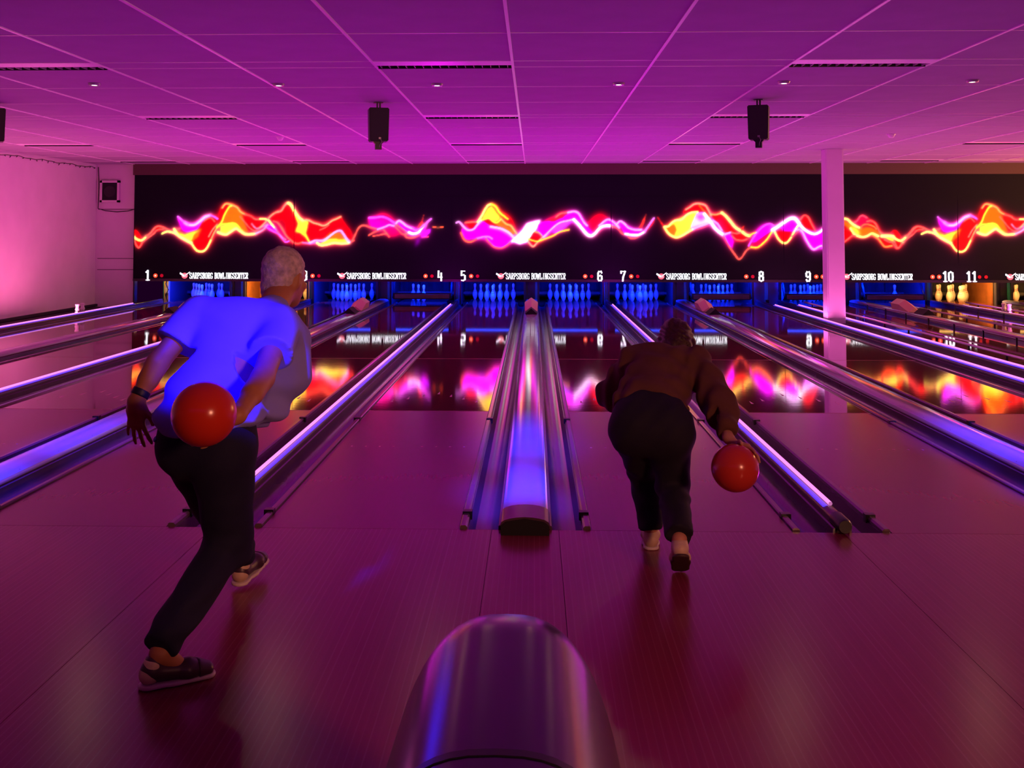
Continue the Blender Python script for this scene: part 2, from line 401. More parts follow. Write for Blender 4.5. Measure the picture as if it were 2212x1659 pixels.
# ================================================================== LANES
where = {1: 'nearest the left wall', 2: 'mostly hidden by the blue shirt', 3: 'second from the pair at the left wall',
         4: 'left of the narrow lit divider', 5: 'left of the middle divider', 6: 'right of the middle divider', 7: 'right of the crouching bowler',
         8: 'left of the pink column', 9: 'right of the pink column', 10: 'with raised bumper rails', 11: 'under warm light', 12: 'at the right edge'}
JOINTS = [0.0, 3.68, 7.5, 11.2, 14.9, 18.0]
for n, x in LANE.items():
    t = thing('bowling_lane', 'glossy red-brown bowling lane under the number %s, %s' % (NW[n], where[n]), 'bowling lane', (x, 0, 0), 'bowling lanes')
    for i in range(5):
        m = (M_LANE1, M_LANE2, M_LANE3, M_LANE3, M_LANE3)[i]
        MB().box(-L / 2, L / 2, JOINTS[i] + (0.003 if i else 0.001), JOINTS[i + 1] - 0.001, -0.10, 0.0).build('lane_panel', m, t)
    MB().box(-L / 2, L / 2, 18.001, YEND, -0.10, 0.0).build('pin_deck', M_LANE3, t)
    for j in (1, 2):
        MB().box(-L / 2, L / 2, JOINTS[j] - 0.002, JOINTS[j] + 0.004, -0.05, 0.0012).build('joint_strip', M_MARK, t)
    for k in range(-3, 4):
        xx, yy = k * L / 8, 4.72 - abs(k) * 0.16
        MB().ext_z([(xx - 0.012, yy - 0.08), (xx + 0.012, yy - 0.08), (xx, yy + 0.07)], -0.001, 0.0008).build('aim_arrow', M_MARK, t)
    for k in (-4, -3, -2, -1, 1, 2, 3, 4):
        xx = k * 0.105
        MB().ext_z([(xx - 0.006, 2.13), (xx + 0.006, 2.13), (xx + 0.006, 2.15), (xx - 0.006, 2.15)], -0.001, 0.0008).build('guide_dot', M_MARK, t)

# gutters: left one of a lane is mirrored
def gutter_prof(s):
    w = GUT
    p = [(0.0, -0.115), (0.0, -0.004), (0.004, -0.004), (0.05, -0.012), (0.056, -0.05), (0.075, -0.082), (0.10, -0.092), (0.15, -0.092),
         (0.18, -0.080), (0.20, -0.055), (0.212, -0.02), (0.216, 0.02), (w - 0.0005, 0.024), (w - 0.0005, -0.115)]
    return [(s * a, z) for a, z in p]
def rail_prof(s, z=0.0):
    return [(s * a, b + z) for a, b in ((0.006, -0.004), (0.006, 0.010), (0.012, 0.016), (0.036, 0.016), (0.046, 0.006), (0.046, -0.010))]
for n, x in LANE.items():
    for s in (-1, 1):
        xe = x + s * L / 2
        side = 'left' if s < 0 else 'right'
        t = thing('lane_gutter', 'dark purple gutter channel on the %s side of lane %s' % (side, NW[n]), 'gutter', (xe, 0, 0), 'gutters')
        MB().ext_y(gutter_prof(s), (0.0, 17.86)).build('channel', M_GUT, t, 'y')
        raised = n >= 9
        if not raised:
            MB().ext_y(rail_prof(s), (0.02, 17.8)).build('bumper_rail', M_GRAIL, t)
            MB().box(min(s * 0.004, s * 0.058), max(s * 0.004, s * 0.058), 0.26, 0.31, -0.02, 0.026).build('rail_bracket', M_BLACK, t)
            MB().box(min(s * 0.004, s * 0.058), max(s * 0.004, s * 0.058), 3.2, 3.25, -0.02, 0.022).build('rail_bracket', M_BLACK, t)
        else:
            MB().tube([(s * 0.03, 0.3, 0.115), (s * 0.03, 16.6, 0.115)], 0.018, 10).build('bumper_rail', M_CAP, t, True)
            for i in range(15):
                yy = 0.6 + i * 1.1
                if n >= 9 and yy > 1.0:
                    MB().box(s * 0.03 - 0.010, s * 0.03 + 0.010, yy - 0.012, yy + 0.012, -0.06, 0.118).build('rail_post', M_BLACK, t)

# wide dividers (ball return track covers)
def cap_prof(w, z0, zt, n=10):
    p = [(-w, -0.115), (w, -0.115), (w, z0)]
    for i in range(1, n):
        a = PI * i / n
        p.append((w * math.cos(a), z0 + (zt - z0) * math.sin(a) ** 0.8))
    p.append((-w, z0))
    return p
DIVW = {-2: 'between lanes one and two', -1: 'between lanes three and four', 0: 'between lanes five and six in the middle', 1: 'between lanes seven and eight', 2: 'between lanes nine and ten', 3: 'between lanes eleven and twelve'}
screw = MB().lathe([(0.006, 0), (0.006, 0.003), (0.003, 0.004)], 8).mesh('screw', m=M_BLACK)
for k in range(-2, 4):
    t = thing('wide_divider', 'wide glossy lane divider cover with black nose %s' % DIVW[k], 'lane divider', (pair_x(k), 0, 0), 'wide lane dividers')
    MB().ext_y([(-CAPH, -0.115), (CAPH, -0.115), (CAPH, 0.035), (-CAPH, 0.035)], (0.05, 17.9)).build('base', M_CAPE, t)
    cover = MB().ext_y([(x * 0.985, max(z, 0.0352)) for x, z in cap_prof(CAPH, 0.045, 0.085)], (0.16, 3.7)).build('cover', M_CAP, t, 'y')
    MB().ext_y([(x * 0.985, max(z, 0.0352)) for x, z in cap_prof(CAPH, 0.045, 0.085)], (3.703, 9.6)).build('cover', M_CAP, t, 'y')
    MB().ext_y([(x * 0.985, max(z, 0.0352)) for x, z in cap_prof(CAPH, 0.045, 0.085)], (9.603, 17.9)).build('cover', M_CAP, t, 'y')
    lid = [(x * 1.0, max(z, 0.035)) for x, z in cap_prof(CAPH, 0.05, 0.094)]
    MB().ext_y(lid, (-0.10, 0.158)).build('nose_lid', M_GREY if False else M_CAPE, t, 'y')
    MB().ext_y([(-CAPH + .004, 0.0005), (CAPH - .004, 0.0005), (CAPH - .004, 0.05), (CAPH - 0.03, 0.070), (0, 0.086), (-CAPH + 0.03, 0.070), (-CAPH + .004, 0.05)], (-0.108, 0.05)).build('nose', M_BLACKM, t)
    for i in range(16):
        for s in (-1, 1):
            yy = 0.35 + i * 0.55 + (0.12 if s > 0 else 0)
            link('screw', screw, t, (s * 0.105, yy, 0.0665))

# gabled covers at the far end of the wide dividers
for k in range(-2, 4):
    t = thing('gabled_cover', 'tan gabled cover at the far divider end %s' % DIVW[k], 'cover', (pair_x(k), 0, 0), 'gabled covers')
    MB().ext_y([(-0.105, 0.086), (0.105, 0.086), (0.13, 0.20), (0, 0.29), (-0.13, 0.20)], (14.75, 15.2)).build('housing', M_TAN, t)
    MB().add([(-0.13, 14.749, 0.20), (0, 14.749, 0.29), (0.13, 14.749, 0.20), (-0.12, 14.25, 0.088), (0, 14.25, 0.17), (0.12, 14.25, 0.088), (-0.12, 14.749, 0.088), (0.12, 14.749, 0.088)],
             [(0, 1, 4, 3), (1, 2, 5, 4), (3, 4, 5), (0, 3, 6), (2, 7, 5), (3, 5, 7, 6), (0, 6, 7, 2, 1)]).build('sloping_roof', M_TAN, t)
    MB().add([(-0.118, 13.55, 0.088), (0, 13.55, 0.19), (0.118, 13.55, 0.088), (-0.118, 14.0, 0.088), (0, 14.0, 0.19), (0.118, 14.0, 0.088)],
             [(0, 2, 1), (3, 4, 5), (0, 1, 4, 3), (1, 2, 5, 4), (0, 3, 5, 2)]).build('front_wedge', M_BLACKM, t)

# narrow dividers with LED ropes
NDIV = {'wall': 'along the left wall', '23': 'between lanes two and three', '45': 'between lanes four and five', '67': 'between lanes six and seven',
        '8': 'left of the pink column', '9': 'right of the pink column', '1011': 'between lanes ten and eleven', '12': 'beyond lane twelve'}
for key, x in ROPE_X.items():
    t = thing('narrow_divider', 'narrow dark divider with glowing pink LED rope %s' % NDIV[key], 'lane divider', (x, 0, 0), 'narrow lane dividers')
    w = NAR
    MB().ext_y(cap_prof(w, 0.045, 0.078, 8), (0.10, 17.9)).build('body', M_CAPE, t, 'y')
    MB().tube([(0, -0.06, 0.046), (0, -0.045, 0.046), (0, 0.10, 0.046)], [0.034, 0.040, 0.041], 14).build('end_cap', M_BLACK, t, 'y')
    so = -1 if x < 0 else 1                                   # rope on the side away from the middle
    MB().tube([(so * 0.010, 0.25, 0.088), (so * 0.010, 16.2, 0.088)], 0.011, 8).build('led_rope', M_ROPE, t, True)
    MB().box(min(-so * 0.034, -so * 0.006), max(-so * 0.034, -so * 0.006), 0.25, 16.2, 0.070, 0.0785).build('rope_glow_strip', M_BLUSTRIP, t)  # emitting band drawn in for the rope's blue sheen on the divider
xa, xb = ROPE_X['8'] + NAR, ROPE_X['9'] - NAR
tag(MB().box(xa, xb, 0, 17.9, -0.115, -0.02).build('trim_4', M_CAPE), 'dark strip of floor around the pink column', kind='structure')

# ball sensors clamped on the outer dividers
for key, yy, lab in (('wall', 13.6, 'small clear double ball sensor on the divider by the left wall'), ('1011', 14.2, 'small clear double ball sensor on the divider left of lane eleven')):
    t = thing('ball_sensor', lab, 'sensor', (ROPE_X[key], yy, 0.1005))
    MB().box(-0.03, 0.03, -0.16, 0.16, 0.0, 0.02).build('bracket', M_GREY, t)
    for s in (-1, 1):
        m = MB(); m.lathe([(0.03, 0.02), (0.045, 0.05), (0.03, 0.10), (0.045, 0.15), (0.02, 0.16)], 12, (0, s * 0.11, 0)); m.build('lens', M_WHITE, t, True)

# ================================================================== PIN MACHINES AND PINS
WARM = {2, 11, 12}
PITBLU = (0.0, 0.014, 1.0)
for n, x in LANE.items():
    t = thing('pin_machine', 'pin machine opening with %s behind lane %s' % ('warm lit pit' if n in WARM else 'blue lit curtain', NW[n]), 'pin machine', (x, 0, 0), 'pin machines')
    m = MB(); wv = []
    for i in range(25):                                           # hanging pit curtain with soft folds
        u = -0.76 + 1.52 * i / 24
        wv.append((u, 20.0 + 0.035 * math.sin(i * 1.3) + 0.02 * math.sin(i * 2.9)))
    m.ext_z(wv + [(u, yv + 0.03) for u, yv in reversed(wv)], 0.0, 0.75).build('curtain', M_CURT, t)
    MB().box(-0.76, 0.76, 19.21, 20.4, -0.155, -0.08).build('pit_floor', M_RUBBER, t)
    MB().box(-0.76, 0.76, 19.5, 19.56, 0.10, 0.16).build('pit_bar', M_KICK, t)
    MB().box(-0.76, 0.76, 17.92, 18.02, 0.64, 0.72).build('light_housing', M_BLACK, t)
    m = MB(); m.tube([(-0.6, 17.97, 0.622), (0.6, 17.97, 0.622)], 0.014, 8)
    m.build('light_tube', mat('tube_warm', (.5, .4, .3), emit=(1, 0.5, 0.12), estr=3) if n in WARM else mat('tube_blue', (.3, .3, .5), emit=(0.01, 0.06, 1.0), estr=4), t, True)
    for s in (-1, 1):
        MB().box(s * 0.735 - 0.02, s * 0.735 + 0.02, 18.03, 18.08, -0.06, 0.75).build('frame_post', M_BLACK, t)
    if n in (4, 8, 9, 10):
        MB().box(-0.66, 0.66, 17.90, 17.93, 0.075, 0.215).build('sweep_frame', M_BLACK, t)
        MB().box(-0.62, 0.62, 17.885, 17.8995, 0.095, 0.185).build('sweep_board', M_TAN if False else mat('sweep_wood', (0.42, 0.24, 0.16), 0.5, noise=.1), t)
        for s in (-1, 1):
            MB().ext_x([(17.90, 0.10), (17.95, 0.10), (18.35, 0.72), (18.30, 0.72)], s * 0.66 - 0.02, s * 0.66 + 0.02).build('sweep_arm', M_BLACK, t)
    if n in WARM:
        area('pit_light', (x, 17.96, 0.60), (math.radians(30), 0, 0), 1.2, 0.05, 30, (1.0, 0.50, 0.10))
        m = MB(); m.box(-0.74, -0.70, 18.3, 19.9, -0.05, 0.55); m.build('side_board', M_ORNG, t)
        MB().box(0.70, 0.74, 18.3, 19.9, -0.05, 0.55).build('side_board', M_ORNG, t)
        MB().box(-0.70, -0.45, 19.3, 19.34, 0.02, 0.5).build('pit_panel', M_ORNG, t)
    else:
        area('pit_light', (x, 17.96, 0.60), (math.radians(30), 0, 0), 1.2, 0.05, 90, PITBLU)

bounds = [(pair_x(k), CAPH, 'wide', k) for k in range(-2, 4)]
bounds += [(ROPE_X['wall'], NAR, 'n', 'wall'), (ROPE_X['23'], NAR, 'n', '23'), (ROPE_X['45'], NAR, 'n', '45'), (ROPE_X['67'], NAR, 'n', '67'),
           ((ROPE_X['8'] + ROPE_X['9']) / 2, NAR + 0.245, 'n', '8'), (ROPE_X['1011'], NAR, 'n', '1011'), (ROPE_X['12'], NAR, 'n', '12')]
KBL = {'wall': 'left of lane one', '23': 'between lanes two and three', '45': 'between lanes four and five', '67': 'between lanes six and seven', '8': 'between lanes eight and nine', '1011': 'between lanes ten and eleven', '12': 'right of lane twelve'}
for x, w, typ, key in bounds:
    lab = KBL[key] if typ == 'n' else DIVW[key]
    t = thing('kickback', 'dark upright kickback partition of the pin decks %s' % lab, 'partition', (x, 0, 0), 'kickbacks')
    MB().box(-w + 0.002, w - 0.002, 18.24, 20.4, -0.11, 0.75).build('partition_panel', M_KICK, t)
    MB().box(-w + 0.002, w - 0.002, 18.12, 18.239, -0.11, 0.75).build('front_panel', M_KICK if typ == 'wide' else mat('blue_panel', (0.16, 0.16, 0.3), .5), t)
    if typ == 'wide':
        MB().box(-w - 0.0, -w + 0.05, 18.07, 18.115, -0.05, 0.74).build('edge_strip', M_BLACK, t)
        MB().box(w - 0.05, w, 18.07, 18.115, -0.05, 0.74).build('edge_strip', M_TEAL, t)
    else:
        MB().box(-0.03, 0.03, 18.05, 18.115, -0.05, 0.74).build('edge_strip', M_TEAL, t)
    MB().box(-0.034, 0.034, 17.95, 18.04, -0.1, 0.07).build('ball_stop', M_BLACK, t)
# back of the machine gallery seen beside lane 1
t = thing('machine_cover', 'yellowish machine side with dark hoses in the gap left of lane one', 'machine', (-8.40, 17.90, 0))
MB().box(-0.05, 0.05, 0.0, 0.10, -0.05, 0.60).build('panel', mat('yellow_paint', (0.75, 0.55, 0.2), .5, noise=.2), t)
m = MB(); m.tube([(0.05, -0.02, 0.0), (0.0, -0.03, 0.15), (0.06, -0.03, 0.28), (0.0, -0.03, 0.42), (0.05, -0.02, 0.6)], 0.012, 6); m.build('hose', M_BLACK, t, True)
MB().box(-0.02, 0.06, -0.03, -0.001, 0.20, 0.32).build('switch_box', M_WHITE, t)
d = bpy.data.lights.new('machine_lamp', 'POINT'); d.energy = 5; d.color = (1, 0.55, 0.16); d.shadow_soft_size = 0.03
o = bpy.data.objects.new('machine_lamp', d); COL.objects.link(o); o.location = (-8.36, 17.6, 0.62)

# pins
IN = 0.0254
PROF = [(0.0001, 0), (1.0, 0), (1.015, .1), (1.414, .75), (1.953, 2.25), (2.255, 3.375), (2.383, 4.5), (2.282, 5.875), (1.85, 7.25), (1.236, 8.625), (0.982, 9.375), (0.899, 10.0), (0.935, 10.875), (1.047, 11.75), (1.203, 12.625), (1.273, 13.5), (1.18, 14.15), (0.88, 14.65), (0.45, 14.92), (0.0001, 15.0)]
pin_me = MB().lathe([(r * IN, z * IN) for r, z in PROF], 18).mesh('body', 'all', M_PIN)
def band(z0, z1):
    def rad(z):
        for (r0, a), (r1, b) in zip(PROF[:-1], PROF[1:]):
            if a <= z <= b: return r0 + (r1 - r0) * (z - a) / (b - a)
    zs = [z0 + (z1 - z0) * i / 4 for i in range(5)]
    pts = [((rad(z) + 0.02) * IN, z * IN) for z in zs]
    return MB().lathe([(pts[0][0] - 0.003, pts[0][1])] + pts + [(pts[-1][0] - 0.003, pts[-1][1])], 18).mesh('neck_band', 'all', M_PINR)
band_a, band_b, band_c = band(9.0, 9.7), band(10.3, 11.0), band(7.2, 7.7)
ROWY = lambda r: 18.288 + (r - 1) * 0.264
PINPOS = {1: (1, 0), 2: (2, -1), 3: (2, 1), 4: (3, -2), 5: (3, 0), 6: (3, 2), 7: (4, -3), 8: (4, -1), 9: (4, 1), 10: (4, 3)}
PINW = {1: 'foremost pin', 2: 'left pin of the second row', 3: 'right pin of the second row', 4: 'left pin of the third row', 5: 'middle pin of the third row', 6: 'right pin of the third row',
        7: 'leftmost pin of the back row', 8: 'back row pin second from left', 9: 'back row pin second from right', 10: 'rightmost pin of the back row'}
ALL = list(range(1, 11))
STAND = {1: ALL, 2: [6, 10], 3: ALL, 4: [1, 2, 4], 5: ALL, 6: ALL, 7: ALL, 8: ALL, 9: ALL, 10: [6, 7], 11: ALL, 12: [1, 2, 4, 7, 8]}
for n, ids in STAND.items():
    for q in ids:
        r, c = PINPOS[q]
        t = thing('bowling_pin', '%s bowling pin, %s on lane %s' % ('yellow lit' if n in WARM else 'blue lit', PINW[q], NW[n]), 'bowling pin', (LANE[n] + c * 0.1524, ROWY(r), 0.0), 'pins on lane %s' % NW[n])
        link('body', pin_me, t); link('neck_band', band_a, t); link('neck_band', band_b, t)
        if (q * 7 + n) % 3 == 0:
            link('crown_mark', band_c, t)

# ================================================================== MASKING WITH MURAL
def mask_xz(px, py):
    u, v = (px - XP) / F_PX, (YP - py) / F_PX
    c, s = math.cos(PITCH), math.sin(PITCH)
    yf, z = c - s * v, s + c * v
    c, s = math.cos(YAW), math.sin(YAW)
    dx, dy = c * u - s * yf, s * u + c * yf
    k = (YM + CAM_D) / dy
    return k * dx, CAM_H + k * z
RED, MAGE, YEL, ORG, WHT, PINKC, VIO = (1, .0, .0), (1, 0, 1), (1, .85, .22), (1, .42, .0), (1, 1, 1), (1, .45, .38), (.75, .25, 1)
WMAG, WYEL = (1, .75, 1), (1, .97, .6)
c1, c2, c3, c4, c5 = (285, 420, 6.144), (600, 420, 6.144), (960, 420, 4.608), (1420, 420, 5.53), (1800, 420, 5.369)
# (crop, colour, polygon[, softness px])
FILLS = [
 (c1, MAGE, [(600,300),(740,410),(830,420),(930,360),(850,470),(740,490),(680,470)]),
 (c1, RED, [(930,380),(1040,300),(1120,330),(1130,430),(1060,580),(980,720),(880,745),(820,690),(800,620),(880,500)]),
 (c1, ORG, [(570,460),(700,540),(780,500),(930,450),(880,560),(790,630),(700,600),(620,550)]),
 (c1, YEL, [(600,500),(700,535),(790,500),(900,470),(820,540),(790,620),(700,590)]),
 (c1, RED, [(1190,190),(1240,135),(1290,140),(1210,330),(1130,400)]),
 (c1, ORG, [(1290,180),(1390,180),(1470,290),(1500,400),(1540,500),(1430,450),(1340,380),(1180,400),(1230,280)]),
 (c1, RED, [(1470,270),(1640,335),(1780,340),(1700,430),(1620,480),(1560,480),(1500,370)]),
 (c1, YEL, [(1170,420),(1340,390),(1420,440),(1540,525),(1380,455),(1260,530),(1170,500)]),
 (c1, RED, [(1830,320),(1980,230),(2060,130),(2110,140),(2160,260),(2190,420),(2150,620),(2080,600),(2090,420),(2000,330),(1880,350)]),
 (c1, MAGE, [(1780,410),(1860,420),(1930,490),(1830,475)]),
 (c1, (.75,.0,.25), [(1880,360),(1960,420),(2040,560),(2090,610),(2040,625),(1960,530)]),
 (c1, RED, [(20,480),(60,480),(110,560),(130,640),(90,700),(50,650)]),
 (c1, RED, [(300,450),(350,425),(420,450),(350,480)]),
 (c2, RED, [(60,210),(140,125),(200,200),(250,300),(260,420),(220,560),(330,630),(250,640),(170,590),(110,520),(110,330)]),
 (c2, RED, [(400,350),(600,420),(720,355),(830,305),(880,390),(960,490),(985,590),(930,590),(830,470),(700,540),(560,600),(430,620),(380,520)]),
 (c2, YEL, [(190,180),(330,350),(410,350),(400,420),(370,520),(410,620),(310,520),(230,490),(270,390)]),
 (c2, RED, [(200,540),(280,510),(350,560),(400,620),(280,640)]),
 (c2, YEL, [(560,650),(680,590),(820,540),(900,600),(930,635),(780,640),(600,675)]),
 (c2, ORG, [(600,600),(690,510),(780,500),(860,530),(880,600),(700,580)]),
 (c2, (1,0,.7), [(1205,320),(1400,300),(1500,350),(1540,410),(1420,420),(1330,455),(1240,430)]),
 (c2, (.8,0,.2), [(1300,300),(1400,250),(1500,300),(1560,380),(1480,340)], 6),
 (c2, (.7,0,.3), [(1420,430),(1560,420),(1640,520),(1500,560)], 5),
 (c2, MAGE, [(1600,370),(1720,430),(1880,480),(1990,390),(1900,520),(1780,540),(1660,440)]),
 (c2, (.9,.2,.15), [(1945,250),(1915,400),(1880,465),(1855,455),(1910,350)], .8),
 (c2, (.45,0,.6), [(1890,570),(1860,650),(1820,700),(1850,600)], 3),
 (c2, (.8,.1,.9), [(1890,575),(1950,490),(2030,450),(2020,500),(1950,560)], 1.5),
 (c3, MAGE, [(170,340),(240,360),(330,310),(400,260),(450,330),(560,370),(680,440),(640,480),(580,520),(500,510),(430,430),(330,425),(220,440)]),
 (c3, ORG, [(350,265),(430,130),(470,105),(540,190),(610,235),(520,280),(440,235)]),
 (c3, YEL, [(370,250),(430,140),(470,112),(510,170),(560,230),(520,275),(440,232)]),
 (c3, RED, [(380,260),(440,245),(500,285),(560,260),(700,370),(660,400),(560,340),(460,310)]),
 (c3, ORG, [(500,290),(570,250),(640,300),(710,380),(680,410),(560,340)]),
 (c3, RED, [(220,280),(330,280),(280,345),(240,335)]),
 (c3, RED, [(560,180),(640,230),(700,330),(620,290)], 5),
 (c3, WHT, [(640,480),(720,410),(780,350),(820,290),(870,275),(960,250),(920,330),(880,400),(820,470),(750,490),(690,470)]),
 (c3, RED, [(840,450),(890,370),(950,400),(970,430),(890,500)]),
 (c3, MAGE, [(930,300),(1060,260),(1180,200),(1290,180),(1340,200),(1420,320),(1480,380),(1440,390),(1300,240),(1200,270),(1080,330),(990,420),(940,380)]),
 (c3, (1,.1,.15), [(1110,225),(1160,190),(1240,180),(1180,230),(1090,270),(1000,260)]),
 (c3, VIO, [(1060,360),(1150,285),(1270,260),(1200,320),(1100,380)]),
 (c3, (.85,0,.12), [(1440,310),(1490,230),(1560,195),(1620,230),(1560,300),(1480,380)], 6),
 (c3, MAGE, [(1540,330),(1640,255),(1710,295),(1620,305)]),
 (c3, MAGE, [(1740,280),(1880,350),(1990,370),(1900,410),(1800,380)]),
 (c3, (.9,.2,.15), [(2017,168),(1985,280),(1950,350),(1935,345),(1975,260)], .8),
 (c3, (.9,.05,.1), [(2000,390),(2090,240),(2085,275),(2030,350)], 1.0),
 (c4, YEL, [(90,390),(220,310),(410,220),(470,220),(440,300),(400,400),(290,490),(210,505)]),
 (c4, ORG, [(90,395),(200,350),(230,420),(200,490),(130,450)]),
 (c4, WMAG, [(420,330),(480,220),(560,210),(620,300),(600,340),(480,370),(400,400)]),
 (c4, VIO, [(460,260),(530,225),(580,260),(520,310)], 3),
 (c4, RED, [(300,220),(350,170),(480,118),(580,150),(640,260),(540,210),(430,200)]),
 (c4, RED, [(640,240),(770,230),(900,400),(960,460),(820,460),(700,320)], 1.5),
 (c4, (.55,0,.1), [(680,310),(770,260),(850,420),(800,450)], 4),
 (c4, RED, [(890,470),(1000,460),(1090,510),(1000,540),(930,530)]),
 (c4, MAGE, [(790,490),(860,480),(900,560),(890,640),(830,560)]),
 (c4, MAGE, [(1130,560),(1200,430),(1300,370),(1390,400),(1300,480),(1180,560)]),
 (c4, (1,0,.25), [(1110,610),(1290,480),(1380,420),(1320,520),(1250,590),(1190,625)]),
 (c4, (.7,0,.7), [(1150,470),(1230,400),(1310,350),(1290,400),(1200,440)], 4),
 (c4, MAGE, [(1480,390),(1600,300),(1680,350),(1600,440),(1520,430)]),
 (c4, RED, [(1420,440),(1600,440),(1570,540),(1500,565)]),
 (c4, MAGE, [(1720,430),(1880,490),(2000,400),(2080,430),(2080,600),(2000,620),(1870,645),(1800,560)]),
 (c4, RED, [(1700,320),(1770,260),(1840,350),(1880,430),(1760,400)]),
 (c5, ORG, [(60,300),(110,300),(300,390),(480,380),(560,470),(450,440),(330,480),(240,430)]),
 (c5, YEL, [(180,340),(290,400),(320,470),(250,460)], 3),
 (c5, RED, [(60,400),(110,400),(230,430),(170,510),(110,540),(60,500)]),
 (c5, (.85,0,.2), [(270,320),(340,250),(440,310),(350,350),(300,375)], 1.5),
 (c5, YEL, [(580,475),(660,465),(790,530),(760,560),(640,520)]),
 (c5, RED, [(380,345),(470,320),(540,430),(480,400)]),
 (c5, RED, [(520,490),(600,520),(690,560),(680,590),(600,600)]),
 (c5, RED, [(690,560),(790,550),(740,620)]),
 (c5, (.6,0,.15), [(660,460),(700,420),(740,480)], 2),
]
